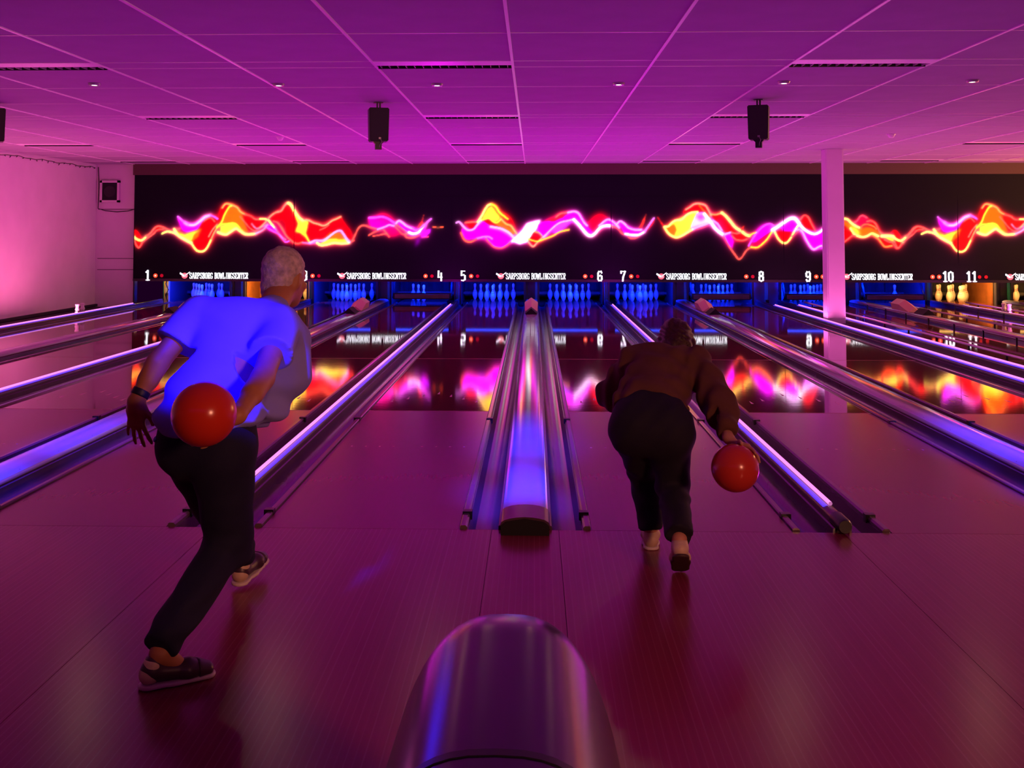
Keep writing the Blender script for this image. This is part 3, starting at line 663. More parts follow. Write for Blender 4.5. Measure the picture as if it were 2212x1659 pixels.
# (crop, colour, width px, polyline)
STROKES = [
 (c1, WYEL, 2.6, [(20,550),(60,590),(130,610),(190,560)]), (c1, PINKC, 1.6, [(190,560),(250,510),(300,450),(350,425),(420,440),(480,470),(540,490),(570,470),(640,455)]),
 (c1, PINKC, 1.2, [(30,600),(60,670),(90,705),(120,670),(135,630)]), (c1, PINKC, 1.2, [(140,620),(220,570),(290,520),(340,470),(420,460)]),
 (c1, WYEL, 1.8, [(400,520),(460,495),(520,500),(580,520),(650,570),(740,620),(790,650),(840,720),(880,750),(950,750),(1000,700),(1050,600)]),
 (c1, WYEL, 2.6, [(560,460),(620,540),(700,590),(790,640)]),
 (c1, (1,.7,.45), 1.6, [(1050,600),(1090,510),(1130,440)]), (c1, YEL, 2.2, [(1130,440),(1190,370),(1230,270),(1290,170),(1330,150)]),
 (c1, (1,.6,.5), 1.4, [(1020,560),(1070,470),(1130,400)]),
 (c1, (1,.75,.4), 1.8, [(1200,180),(1240,130),(1290,130),(1390,170),(1440,230),(1500,265)]), (c1, PINKC, 1.6, [(1500,265),(1580,290),(1640,330),(1740,325)]),
 (c1, WYEL, 1.8, [(1700,325),(1800,335),(1850,390),(1900,450)]), (c1, (1,.5,.7), 1.6, [(1900,450),(1980,550),(2040,600)]),
 (c1, WMAG, 3.2, [(700,375),(750,405),(830,405),(900,360),(970,300),(1040,278)]), (c1, (1,.55,1), 1.6, [(610,295),(680,360),(750,405)]), (c1, (1,.5,1), 1.6, [(1040,278),(1090,295),(1135,325)]),
 (c1, PINKC, 1.2, [(960,350),(1040,310),(1100,360)]),
 (c1, WYEL, 2.6, [(1140,500),(1190,520),(1250,530),(1300,500),(1380,450),(1430,480),(1490,520),(1550,530),(1640,520)]), (c1, (1,.7,.8), 2, [(1640,520),(1740,470),(1800,400)]),
 (c1, YEL, 2, [(1130,430),(1200,395),(1270,390),(1340,380),(1390,400),(1430,450)]), (c1, PINKC, 1.2, [(1430,290),(1500,370),(1570,450),(1650,485),(1710,430)]),
 (c1, (1,.55,.75), 1.6, [(1590,390),(1650,450),(1720,430),(1800,400)]),
 (c1, (1,.7,.5), 1.6, [(1700,440),(1770,370),(1830,300),(1900,245),(1980,220),(2020,160),(2060,118)]), (c1, WYEL, 2.0, [(2060,118),(2100,125),(2150,200),(2210,320)]),
 (c1, PINKC, 1.2, [(1880,355),(1940,380),(1990,460),(2040,540),(2100,600),(2150,640),(2210,650)]), (c1, (1,.45,.9), 1.2, [(1800,440),(1880,490),(1950,530),(2000,590),(2040,630),(2090,615)]),
 (c2, (1,.6,.5), 1.6, [(0,230),(50,215),(100,140),(140,115)]), (c2, WYEL, 3.0, [(140,115),(180,150),(230,240),(280,310),(330,345)]),
 (c2, (1,.75,.55), 1.8, [(330,345),(400,340),(470,375),(540,395),(600,415),(650,400),(720,350),(780,325),(835,298)]), (c2, PINKC, 1.1, [(560,470),(630,440),(680,400)]),
 (c2, YEL, 1.8, [(250,300),(300,400),(350,500),(420,630)]),
 (c2, PINKC, 1.4, [(0,375),(60,450),(110,540),(160,590),(220,640),(270,650),(330,630)]), (c2, (1,.5,.8), 1.6, [(330,640),(420,645),(520,640)]), (c2, WYEL, 2.4, [(520,640),(570,670),(640,665),(750,640),(850,650),(950,640)]), (c2, PINKC, 1.2, [(950,630),(1010,610)]),
 (c2, WMAG, 2.2, [(430,640),(500,610),(600,610),(680,560),(760,500),(830,478),(870,520),(910,580),(950,630)]),
 (c2, PINKC, 1.5, [(990,610),(1030,530),(1070,450),(1120,412),(1170,415),(1230,435),(1330,460)]), (c2, WMAG, 1.6, [(1330,460),(1420,430),(1480,405),(1550,420)]), (c2, PINKC, 1.4, [(1550,420),(1600,470),(1650,520),(1700,525),(1740,510)]),
 (c2, (1,.4,1), 1.8, [(1210,310),(1290,308),(1380,297),(1450,315),(1500,345),(1560,390)]), (c2, PINKC, 1.4, [(1560,390),(1600,420),(1660,460),(1720,500),(1800,535)]),
 (c2, WMAG, 2.0, [(1570,380),(1610,350),(1660,380),(1710,420),(1790,455)]), (c2, WHT, 2.8, [(1740,500),(1800,520),(1870,500),(1900,460),(1950,410)]), (c2, (1,.5,1), 2, [(1790,455),(1850,475),(1950,410),(1990,360),(2035,325)]),
 (c2, PINKC, 1.4, [(1690,540),(1720,570),(1800,570),(1880,530)]), (c2, PINKC, 1.3, [(1210,540),(1280,500),(1350,470),(1400,465),(1440,510),(1480,560)]), (c2, PINKC, 1.2, [(1265,550),(1340,540),(1400,525),(1450,525)]),
 (c2, (1,.5,.3), 1.0, [(2055,428),(2120,438),(2190,432)]), (c2, (1,.3,.7), 1.0, [(1920,565),(1995,560)]),
 (c3, WMAG, 1.8, [(120,280),(150,275),(200,330),(240,355),(290,345),(330,300),(370,255)]), (c3, YEL, 2.0, [(370,255),(440,235),(480,265),(520,280),(560,250)]),
 (c3, (1,.5,.4), 1.5, [(210,280),(280,275),(330,275)]), (c3, WYEL, 2.0, [(330,275),(370,215),(410,140),(440,105),(470,98)]), (c3, YEL, 2.4, [(470,98),(510,120),(550,180),(600,220),(630,245)]),
 (c3, (1,.75,.4), 2.2, [(560,240),(610,290),(660,310),(690,350),(720,390)]), (c3, WMAG, 3, [(460,320),(560,340),(640,380),(690,430)]),
 (c3, (1,.5,.3), 1.6, [(165,380),(200,450),(260,470),(330,435)]), (c3, (1,.6,.9), 1.6, [(330,435),(390,420),(440,420),(475,440)]), (c3, PINKC, 1.4, [(410,430),(450,480),(500,520),(560,530),(610,510),(660,470)]),
 (c3, (1,.75,.6), 1.5, [(830,465),(880,515),(920,480),(960,440),(1010,400)]), (c3, YEL, 1.6, [(830,440),(920,465),(1000,440),(1080,410),(1150,370),(1240,350)]), (c3, WMAG, 1.8, [(990,420),(1080,330),(1150,280),(1230,260),(1290,245)]),
 (c3, (1,.7,.3), 1.6, [(900,370),(940,380),(970,410)]), (c3, PINKC, 1.6, [(1110,225),(1160,190),(1230,180)]), (c3, WMAG, 1.8, [(1230,180),(1290,170),(1330,185),(1360,230),(1390,280),(1420,310)]),
 (c3, WHT, 3.2, [(1290,250),(1330,290),(1380,350),(1420,395),(1460,410),(1500,385),(1550,330),(1600,310),(1660,310)]), (c3, PINKC, 1.5, [(1660,310),(1720,330),(1770,385),(1820,395),(1850,430),(1900,430),(1940,400)]),
 (c3, WMAG, 1.8, [(1540,310),(1600,260),(1640,250),(1690,280),(1740,330)]), (c3, WHT, 2.2, [(1800,390),(1860,400),(1930,400),(1990,370)]), (c3, (1,.6,1), 1.8, [(1990,370),(2040,300),(2085,235)]), (c3, WMAG, 1.8, [(1720,290),(1750,265),(1790,290),(1830,330),(1890,350),(1960,350)]),
 (c3, (.8,.1,.1), 1.0, [(2130,235),(2180,310),(2210,350)]),
 (c4, (.8,.1,.1), 1.0, [(0,270),(40,330),(80,385)]), (c4, WYEL, 2.0, [(80,385),(130,380),(170,340),(220,310),(290,300),(350,245),(410,215),(480,208)]), (c4, WYEL, 2.0, [(90,400),(140,470),(220,510),(290,490),(360,450),(430,410)]), (c4, WMAG, 2, [(430,410),(500,380),(560,360),(620,340)]), (c4, PINKC, 1.2, [(460,410),(540,390),(620,350)]),
 (c4, (1,.7,.55), 1.8, [(340,180),(390,150),(440,115),(500,110),(570,130),(610,190),(640,250)]), (c4, ORG, 1.8, [(500,130),(560,200),(620,270)]),
 (c4, (1,.7,.4), 1.8, [(640,235),(700,240),(770,218)]), (c4, WYEL, 3.0, [(770,218),(820,260),(880,330),(930,390),(1000,435),(1060,480),(1100,490)]), (c4, YEL, 1.6, [(1100,490),(1140,465),(1190,450)]),
 (c4, WHT, 3.4, [(560,230),(600,280),(640,330),(680,390),(730,440),(790,480)]), (c4, WMAG, 1.8, [(790,480),(830,465),(880,450)]), (c4, PINKC, 1.4, [(880,450),(950,465),(1000,450)]),
 (c4, WMAG, 1.6, [(660,310),(720,350),(770,430)]), (c4, PINKC, 1.5, [(790,480),(840,580),(880,650),(930,720),(970,768),(1010,745),(1060,670),(1120,620)]), (c4, YEL, 2.0, [(1120,625),(1190,630),(1250,590),(1310,530),(1370,440)]), 
 (c4, PINKC, 1.3, [(890,490),(940,535),(1020,545),(1070,530)]), (c4, (1,.4,1), 1.3, [(1090,610),(1150,510),(1220,420),(1290,365),(1350,350),(1400,385)]),
 (c4, WHT, 3.8, [(1370,420),(1420,395),(1500,340),(1580,290),(1640,285),(1690,340)]), (c4, WHT, 2.6, [(1690,340),(1740,400),(1810,450),(1880,470),(1950,440),(2000,390)]), 
 (c4, WYEL, 1.8, [(1400,440),(1440,520),(1490,570),(1540,575),(1590,520),(1640,430),(1680,370)]), (c4, WMAG, 2.0, [(1640,420),(1720,430),(1780,540),(1830,620),(1870,650),(1930,620),(1970,610),(2000,640),(2080,640)]), (c4, PINKC, 1.4, [(1700,310),(1750,250),(1800,270),(1840,350),(1890,440)]), (c4, PINKC, 1.2, [(1600,500),(1700,420)]), (c4, (.9,.2,.1), 1.2, [(1030,380),(1000,430)]),
 (c5, WYEL, 2.2, [(60,275),(100,280),(160,285),(210,330),(260,365),(310,385)]), (c5, (1,.6,.3), 1.5, [(310,385),(350,350),(400,345),(470,370),(500,400)]),
 (c5, (1,.4,.5), 1.4, [(240,325),(280,300),(310,255),(345,245),(390,270)]), (c5, PINKC, 1.4, [(390,310),(440,305),(490,340),(530,420),(580,470)]), (c5, WYEL, 3.4, [(560,480),(640,480),(700,490),(760,530),(800,545)]),
 (c5, PINKC, 1.4, [(800,540),(840,510),(880,450),(930,390),(970,370)]), (c5, WYEL, 2.2, [(200,390),(250,460),(330,490),(390,480),(450,450),(520,480)]), (c5, (1,.7,.3), 1.6, [(450,460),(520,510),(560,560),(600,600),(680,590)]),
 (c5, PINKC, 1.3, [(60,570),(110,555),(160,520),(220,475),(260,470)]), (c5, PINKC, 1.2, [(590,520),(640,545),(690,560),(740,620),(790,560)]),
]
PX0, PX1, PY0, PY1, STEP = 284.0, 2660.0, 424.0, 572.0, 1.6
gw, gh = int((PX1 - PX0) / STEP), int((PY1 - PY0) / STEP)
GX, GY = np.meshgrid(PX0 + (np.arange(gw) + .5) * STEP, PY0 + (np.arange(gh) + .5) * STEP)
art = np.zeros((gh, gw, 3))
def gblur(a, sg):
    sg = sg / STEP; r = int(3 * sg) + 1
    k = np.exp(-0.5 * (np.arange(-r, r + 1) / sg) ** 2); k /= k.sum()
    for ax in (0, 1):
        pad = [(0, 0)] * a.ndim; pad[ax] = (r, r)
        b = np.pad(a, pad); out = np.zeros_like(a)
        for i, w in enumerate(k):
            sl = [slice(None)] * a.ndim; sl[ax] = slice(i, i + a.shape[ax]); out += w * b[tuple(sl)]
        a = out
    return a
def conv(crop, pts, dx): return [(crop[0] + a / crop[2] + dx, crop[1] + b / crop[2]) for a, b in pts]
def window(pts, pad):
    xs = [p[0] for p in pts]; ys = [p[1] for p in pts]
    i0 = max(0, int((min(xs) - pad - PX0) / STEP)); i1 = min(gw, int((max(xs) + pad - PX0) / STEP) + 2)
    j0 = max(0, int((min(ys) - pad - PY0) / STEP)); j1 = min(gh, int((max(ys) + pad - PY0) / STEP) + 2)
    return slice(j0, j1), slice(i0, i1)
def do_fill(crop, colr, poly, soft=1.6, dx=0):
    pts = conv(crop, poly, dx); sl = window(pts, 4 * soft + 2)
    X, Y = GX[sl], GY[sl]
    if X.size == 0: return
    ins = np.zeros(X.shape, bool)
    for (xa_, ya_), (xb_, yb_) in zip(pts, pts[1:] + pts[:1]):
        if ya_ == yb_: continue
        c = ((ya_ > Y) != (yb_ > Y)) & (X < (xb_ - xa_) * (Y - ya_) / (yb_ - ya_) + xa_)
        ins ^= c
    mk = gblur(ins.astype(float), max(soft, .8))[..., None]
    art[sl] = art[sl] * (1 - mk) + np.array(colr) * mk
def smooth_line(pts):
    out = []
    n = len(pts)
    for i in range(n - 1):
        p0, p1, p2, p3 = [np.array(pts[min(max(j, 0), n - 1)]) for j in (i - 1, i, i + 1, i + 2)]
        for t in np.linspace(0, 1, 6, endpoint=False):
            out.append(0.5 * (2 * p1 + (p2 - p0) * t + (2 * p0 - 5 * p1 + 4 * p2 - p3) * t * t + (3 * p1 - p0 - 3 * p2 + p3) * t ** 3))
    out.append(np.array(pts[-1])); return out
def do_stroke(crop, colr, wd, line, dx=0):
    pts = smooth_line(conv(crop, line, dx)); sl = window(pts, 3 * wd + 3)
    X, Y = GX[sl], GY[sl]
    if X.size == 0: return
    dm = np.full(X.shape, 1e9)
    for a, b in zip(pts[:-1], pts[1:]):
        d_ = b - a; l2 = d_ @ d_ + 1e-9
        t = np.clip(((X - a[0]) * d_[0] + (Y - a[1]) * d_[1]) / l2, 0, 1)
        dm = np.minimum(dm, np.hypot(X - a[0] - t * d_[0], Y - a[1] - t * d_[1]))
    wd = wd * 0.62
    mk = np.clip(1.1 * np.exp(-(dm / wd) ** 2) + 0.28 * np.exp(-(dm / (2.6 * wd)) ** 2), 0, 1)[..., None]
    art[sl] = np.maximum(art[sl] * (1 - 0.6 * mk), np.array(colr) * mk + art[sl] * (1 - mk))
for dx in (0, 1641):
    for f_ in FILLS:
        if dx == 0 or f_[0] in (c1, c2): do_fill(f_[0], f_[1], f_[2], f_[3] if len(f_) > 3 else 1.6, dx)
    for s_ in STROKES:
        if dx == 0 or s_[0] in (c1, c2): do_stroke(s_[0], s_[1], s_[2], s_[3], dx)
art *= 1 - 0.28 * np.clip(np.sin(GX * .11 + 2 * np.sin(GY * .13)) * np.sin(GY * .19 + GX * .037), 0, 1)[..., None] * (art[..., 1:2] < .7)
halo = np.clip(gblur(art, 3.0) * 0.8 + gblur(art, 7.0) * np.array([0.95, 0.22, 0.7]) + gblur(art, 15.0) * np.array([0.85, 0.02, 0.7]), 0, 0.8)
art = np.clip(np.maximum(art, 0) + halo * (1 - art.max(axis=2, keepdims=True) * 0.9), 0, 1)
# fade the outer edge of the print into the black panel
edge = np.minimum(1, np.minimum(GY - PY0, PY1 - GY) / 14.0)[..., None]
lin = np.where(art <= 0.04045, art / 12.92, ((art + 0.055) / 1.055) ** 2.4) * edge
m = bpy.data.materials.new('glowing_mural_print'); m.use_nodes = True
b = m.node_tree.nodes['Principled BSDF']; b.inputs['Base Color'].default_value = (0.006, 0.005, 0.010, 1); b.inputs['Roughness'].default_value = 0.6; b.inputs['Specular IOR Level'].default_value = 0.1
at_ = m.node_tree.nodes.new('ShaderNodeAttribute'); at_.attribute_name = 'ink'
m.node_tree.links.new(at_.outputs['Color'], b.inputs['Emission Color']); b.inputs['Emission Strength'].default_value = 1.1
M_MURAL = m
m.cycles.emission_sampling = 'NONE'
lin = lin * (1 + 3.0 * lin ** 5)
VX = np.array([[mask_xz(x, y)[0] for x in PX0 + np.arange(gw + 1) * STEP] for y in (PY0, PY1)])
VZ = np.array([[mask_xz(x, y)[1] for x in PX0 + np.arange(gw + 1) * STEP] for y in (PY0, PY1)])
TT = np.linspace(0, 1, gh + 1)[:, None]
VXG = VX[0] * (1 - TT) + VX[1] * TT; VZG = VZ[0] * (1 - TT) + VZ[1] * TT
edges_x = [-8.57] + [(pair_x(k) + pair_x(k + 1)) / 2 for k in range(-2, 3)] + [XR]
UNITL = {-2: 'above lanes one and two at the left end', -1: 'above lanes three and four', 0: 'above lanes five and six in the middle', 1: 'above lanes seven and eight', 2: 'above lanes nine and ten beside the column', 3: 'above lanes eleven and twelve at the right end'}

# stroke lettering in a condensed slab style; y up, unit height
GLYPH = {
 'S': [[(.92,.74),(.85,.95),(.5,1),(.15,.92),(.1,.7),(.35,.56),(.68,.45),(.9,.28),(.82,.06),(.5,0),(.18,.04),(.08,.26)]],
 'A': [[(.05,0),(.45,1),(.58,1),(.95,0)], [(.22,.32),(.78,.32)]],
 'R': [[(.22,0),(.22,1)], [(.22,1),(.7,1),(.85,.86),(.85,.64),(.7,.52),(.22,.52)], [(.5,.52),(.85,.0)]],
 'P': [[(.22,0),(.22,1)], [(.22,1),(.7,1),(.88,.86),(.88,.62),(.7,.48),(.22,.48)]],
 'B': [[(.22,0),(.22,1)], [(.22,1),(.68,1),(.82,.88),(.82,.66),(.68,.54),(.22,.54)], [(.6,.54),(.86,.42),(.86,.14),(.68,0),(.22,0)]],
 'O': [[(.5,1),(.18,.92),(.1,.5),(.18,.08),(.5,0),(.82,.08),(.9,.5),(.82,.92),(.5,1)]],
 'G': [[(.9,.74),(.82,.94),(.5,1),(.18,.92),(.1,.5),(.18,.08),(.5,0),(.86,.06),(.86,.42),(.56,.42)]],
 'W': [[(.02,1),(.26,0),(.5,.8),(.74,0),(.98,1)]],
 'L': [[(.25,1),(.25,0),(.9,0),(.9,.26)]],
 'I': [[(.5,0),(.5,1)]],
 'N': [[(.16,0),(.16,1),(.84,0),(.84,1)]],
 'E': [[(.85,.78),(.85,1),(.2,1),(.2,0),(.88,0),(.88,.24)], [(.2,.52),(.66,.52)]],
 'T': [[(.5,0),(.5,1)], [(.06,.76),(.06,1),(.94,1),(.94,.76)]],
 '0': [[(.5,1),(.15,.88),(.12,.5),(.15,.12),(.5,0),(.85,.12),(.88,.5),(.85,.88),(.5,1)]],
 '1': [[(.2,.84),(.55,1),(.55,0)], [(.2,0),(.9,0)]],
 '2': [[(.12,.7),(.18,.94),(.5,1),(.82,.94),(.86,.7),(.14,.0),(.9,0)]],
 '3': [[(.12,.8),(.2,.96),(.5,1),(.84,.92),(.84,.62),(.5,.54),(.88,.44),(.86,.1),(.5,0),(.16,.06),(.1,.22)]],
 '4': [[(.18,1),(.14,.36),(.9,.36)], [(.72,.78),(.72,0)]],
 '5': [[(.85,1),(.18,1),(.16,.56),(.6,.62),(.86,.5),(.86,.12),(.5,0),(.16,.04)]],
 '6': [[(.84,.84),(.7,1),(.3,.98),(.14,.8),(.13,.2),(.3,.02),(.7,.02),(.87,.2),(.84,.48),(.6,.58),(.14,.44)]],
 '7': [[(.1,.82),(.1,1),(.9,1),(.5,.4),(.42,0)]],
 '8': [[(.5,1),(.2,.92),(.18,.64),(.5,.54),(.84,.64),(.82,.92),(.5,1)], [(.5,.54),(.13,.42),(.15,.1),(.5,0),(.86,.1),(.88,.42),(.5,.54)]],
 '9': [[(.16,.16),(.3,0),(.7,.02),(.86,.2),(.87,.8),(.7,.98),(.3,.98),(.13,.8),(.16,.52),(.4,.42),(.86,.56)]],
}
SERIF = {'A': [(.05, 0), (.95, 0)], 'R': [(.22, 0), (.22, 1), (.85, 0)], 'P': [(.22, 0), (.22, 1)], 'B': [(.16, 0), (.16, 1)], 'W': [(.02, 1), (.5, .9), (.98, 1)], 'L': [(.25, 1), (.25, 0)],
         'I': [(.5, 0), (.5, 1)], 'N': [(.16, 0), (.16, 1), (.84, 1)], 'E': [(.2, 0), (.2, 1)], 'T': [(.5, 0)]}
def glyph(mb, ch, x, z, w, h, th, y0, y1, serif=True):
    for pl in GLYPH[ch]:
        q = [Vector((x + a * w, z + b * h)) for a, b in pl]
        for a, b2 in zip(q[:-1], q[1:]):
            d_ = (b2 - a); ln = d_.length
            if ln < 1e-6: continue
            d_ /= ln
            t_ = th * (0.55 + 0.45 * abs(d_.y))
            nrm = Vector((-d_.y, d_.x)) * t_ / 2
            a2, b3 = a - d_ * t_ * 0.35, b2 + d_ * t_ * 0.35
            pr = [a2 + nrm, b3 + nrm, b3 - nrm, a2 - nrm]
            n0 = len(mb.v)
            mb.v += [(p.x, y0, p.y) for p in pr] + [(p.x, y1, p.y) for p in pr]
            mb.f += [(n0, n0 + 1, n0 + 2, n0 + 3), (n0 + 7, n0 + 6, n0 + 5, n0 + 4)] + [(n0 + i, n0 + 4 + i, n0 + 4 + (i + 1) % 4, n0 + (i + 1) % 4) for i in range(4)]
    if serif:
        for a, b in SERIF.get(ch, []):
            mb.box(x + a * w - th * .8, x + a * w + th * .8, y0, y1, z + b * h - th * .25 + (th * .2 if b < .5 else -th * .2), z + b * h + th * .25 + (th * .2 if b < .5 else -th * .2))
ZT = 0.665
for k in range(-2, 4):
    ua, ub = edges_x[k + 2], edges_x[k + 3]
    t = thing('masking_unit', 'black masking with flame wave mural %s' % UNITL[k], 'masking', (0, YM, 0), 'masking units')
    MB().box(ua, ub, 0.0, 0.08, 0.556, 2.82).build('panel', M_MASK, t)
    MB().box(ua, ub, -0.012, 0.02, 0.545, 0.60).build('bottom_sill', M_BLACK, t)
    i0 = int(np.searchsorted(VX[0], ua - 0.006)); i1 = int(np.searchsorted(VX[0], ub + 0.004)) - 1
    i0, i1 = max(0, i0), min(gw, i1)
    if i1 - i0 > 4:
        xs, zs = np.clip(VXG[:, i0:i1 + 1], ua + 0.0004, ub - 0.0004), VZG[:, i0:i1 + 1]
        nv = xs.shape[1]
        co = np.stack([xs, np.full_like(xs, -0.004), zs], -1).reshape(-1, 3)
        jj, ii = np.meshgrid(np.arange(gh), np.arange(nv - 1), indexing='ij')
        q0 = (jj * nv + ii).ravel()
        fc = np.stack([q0 + nv, q0 + nv + 1, q0 + 1, q0], 1)
        me = bpy.data.meshes.new('mural_print'); me.from_pydata(co.tolist(), [], fc.tolist())
        ca = me.color_attributes.new('ink', 'FLOAT_COLOR', 'CORNER')
        cols = lin[:, i0:i1, :].reshape(-1, 3)
        # blend to smooth corner colours
        vc = np.zeros((gh + 1, nv, 3)); wt = np.zeros((gh + 1, nv, 1))
        blk = lin[:, i0:i1, :]
        for dj in (0, 1):
            for di in (0, 1):
                vc[dj:dj + gh, di:di + nv - 1] += blk; wt[dj:dj + gh, di:di + nv - 1] += 1
        vc = (vc / wt).reshape(-1, 3)
        cc = np.ones((len(fc) * 4, 4), np.float32); cc[:, :3] = vc[fc.ravel()]
        ca.data.foreach_set('color', cc.ravel())
        me.materials.append(M_MURAL)
        link('mural_print', me, t)
    cxk = pair_x(k)
    # lit sign
    txt = 'SARPSBORG BOWLINGSENTER'
    adv = 1.285 / len(txt); xx = cxk - 0.54
    mb = MB()
    for ch in txt:
        if ch != ' ':
            wd_ = adv * (1.12 if ch == 'W' else 0.86 if ch != 'I' else 0.7)
            glyph(mb, ch, xx + 0.002, ZT - 0.060, wd_, 0.120, 0.0135, -0.022, -0.0125)
            xx += adv * (1.22 if ch == 'W' else 1.0 if ch != 'I' else 0.82)
        else: xx += adv * 0.62
    mb.build('sign_lettering', M_TXT, t)
    m = MB(); lx = cxk - 0.645
    m.ext_y([(lx + 0.066 * math.cos(a) , ZT + 0.062 * math.sin(a)) for a in np.linspace(0, 2 * PI, 21)[:-1]], (-0.02, -0.013)); m.build('logo_ball', M_LOGO, t)
    m = MB()
    for pts, wd_ in (([(lx - 0.10, ZT + 0.055), (lx - 0.05, ZT + 0.025), (lx - 0.005, ZT - 0.012)], (0.016, 0.020, 0.008)), ([(lx + 0.03, ZT + 0.02), (lx + 0.065, ZT + 0.045), (lx + 0.11, ZT + 0.075)], (0.012, 0.013, 0.014)), ([(lx - 0.03, ZT + 0.018), (lx + 0.04, ZT + 0.018)], (0.004, 0.004)), ([(lx - 0.04, ZT - 0.012), (lx + 0.045, ZT - 0.010)], (0.005, 0.005))):
        top = [(p[0] + w_ * 0.3, p[1] + w_) for p, w_ in zip(pts, wd_)]; bot = [(p[0] - w_ * 0.3, p[1] - w_) for p, w_ in zip(pts, wd_)]
        m.ext_y(top + bot[::-1], (-0.026, -0.0205))
    m.build('logo_pin', M_TXT, t)
    for s in (-1, 1):
        n = 5 + 2 * k + (0 if s < 0 else 1)
        mb = MB(); st = str(n); wdg = 0.105
        xs0 = cxk + s * 1.445 - wdg * len(st) / 2
        for i, ch in enumerate(st): glyph(mb, ch, xs0 + i * (wdg + 0.012), ZT - 0.095, wdg, 0.20, 0.036, -0.024, -0.0125, False)
        mb.build('lane_number', M_TXT, t)
        states = {9: 'bb', 10: 'bb', 11: 'dd', 12: 'dd'}.get(n, 'bd')
        base = cxk + s * 1.445 + (0.17 if s < 0 else -0.31)
        for i, stt in enumerate(states):
            m = MB(); r = 0.045 if stt == 'b' else 0.036
            m.ext_y([(base + i * 0.135 + r * math.cos(a), ZT + r * math.sin(a)) for a in np.linspace(0, 2 * PI, 17)[:-1]], (-0.02, -0.0125))
            lm = m.build('indicator_lamp', M_REDL if stt == 'b' else M_REDD, t)
            if stt == 'b':
                m = MB(); m.ext_y([(base + i * 0.135 + 0.02 * math.cos(a), ZT + 0.02 * math.sin(a)) for a in np.linspace(0, 2 * PI, 13)[:-1]], (-0.023, -0.0205)); m.build('lamp_core', M_REDC, lm)

# ================================================================== CEILING FIXTURES
M_PLATE = mat('lamp_cover_white', (0.95, 0.93, 0.95), 0.3)
M_LOUV = mat('louvre_metal', (0.75, 0.72, 0.75), 0.25, 0.5)
srows = [a for a, b_, s_ in rows if s_ and a > 0]
place = ['nearest row', 'second row', 'third row', 'farthest row']
colw = {-8.58: 'by the left wall', -4.98: 'left of the first hanging speaker', -1.38: 'in the middle of the ceiling', 2.22: 'right of the middle', 7.02: 'right of the column'}
for ri, ya in enumerate(srows):
    for cxl in LIGHT_COL:
        if not (in_view((cxl, ya, H), 0.1) or in_view((cxl + 1.2, ya, H), 0.1)): continue
        t = thing('ceiling_light', 'unlit louvred strip light in the ceiling, %s, %s' % (place[ri], colw[cxl]), 'ceiling light', (cxl + 0.6, ya, H), 'ceiling strip lights')
        MB().add([(-0.588, 0.008, 0.0), (0.588, 0.008, 0.0), (0.588, 0.185, -0.004), (-0.588, 0.185, -0.004), (-0.588, 0.008, 0.03), (0.588, 0.008, 0.03), (0.588, 0.185, 0.03), (-0.588, 0.185, 0.03)], [(0, 3, 2, 1), (4, 5, 6, 7), (0, 1, 5, 4), (1, 2, 6, 5), (2, 3, 7, 6), (3, 0, 4, 7)]).build('cover_plate', M_PLATE, t)
        MB().box(-0.588, 0.588, 0.185, 0.312, 0.034, 0.038).build('dark_reflector', M_BLACKM, t)
        MB().box(-0.588, 0.588, 0.185, 0.190, 0.0, 0.034).build('side_rail', M_BLACK, t)
        MB().box(-0.588, 0.588, 0.307, 0.312, -0.012, 0.034).build('side_rail', M_BLACK, t)
        if ri < 2:
            for i in range(16):
                xx = -0.555 + i * 0.074
                MB().box(xx - 0.002, xx + 0.002, 0.190, 0.307, -0.008, 0.034).build('louvre_blade', M_LOUV, t)
dls = [(-4.304, 4.33), (-2.504, 4.41), (-0.947, 4.45), (0.831, 4.437), (2.42, 4.386), (4.20, 4.342)]
dlw = ['leftmost', 'second from left', 'third from left', 'fourth from left', 'fifth from left', 'rightmost']
for (x, yv), wq in zip(dls, dlw):
    t = thing('downlight', 'small round lit downlight, %s of the row of six' % wq, 'downlight', (x, yv, H), 'downlights')
    MB().lathe([(0.030, -0.004), (0.032, -0.018), (0.052, -0.018), (0.058, -0.006), (0.060, 0.003), (0.03, 0.003)], 20).build('trim_ring', M_GREY, t, True)
    MB().lathe([(0.0001, -0.014), (0.029, -0.014), (0.029, 0.0), (0.0001, 0.0)], 16).build('lamp', M_LAMP, t)
    spot('downlight_beam', (x, yv, H - 0.03), (x, yv - 0.4, 0), 5.5, (1.0, 0.52, 0.30), 150, 0.3, 0.07)
for x, yv, lab in ((-3.876, 10.05, 'small smoke detector dome on the ceiling above lane three'), (5.303, 9.83, 'small smoke detector dome on the ceiling near the column')):
    t = thing('smoke_detector', lab, 'smoke detector', (x, yv, H))
    MB().lathe([(0.0001, -0.055), (0.03, -0.052), (0.045, -0.035), (0.05, -0.02), (0.05, 0.003), (0.0001, 0.003)], 18).build('head', M_WHITE, t, True)
    MB().lathe([(0.06, -0.012), (0.062, 0.004), (0.05, 0.004), (0.05, -0.012)], 18).build('base_ring', M_WHITE, t, True)

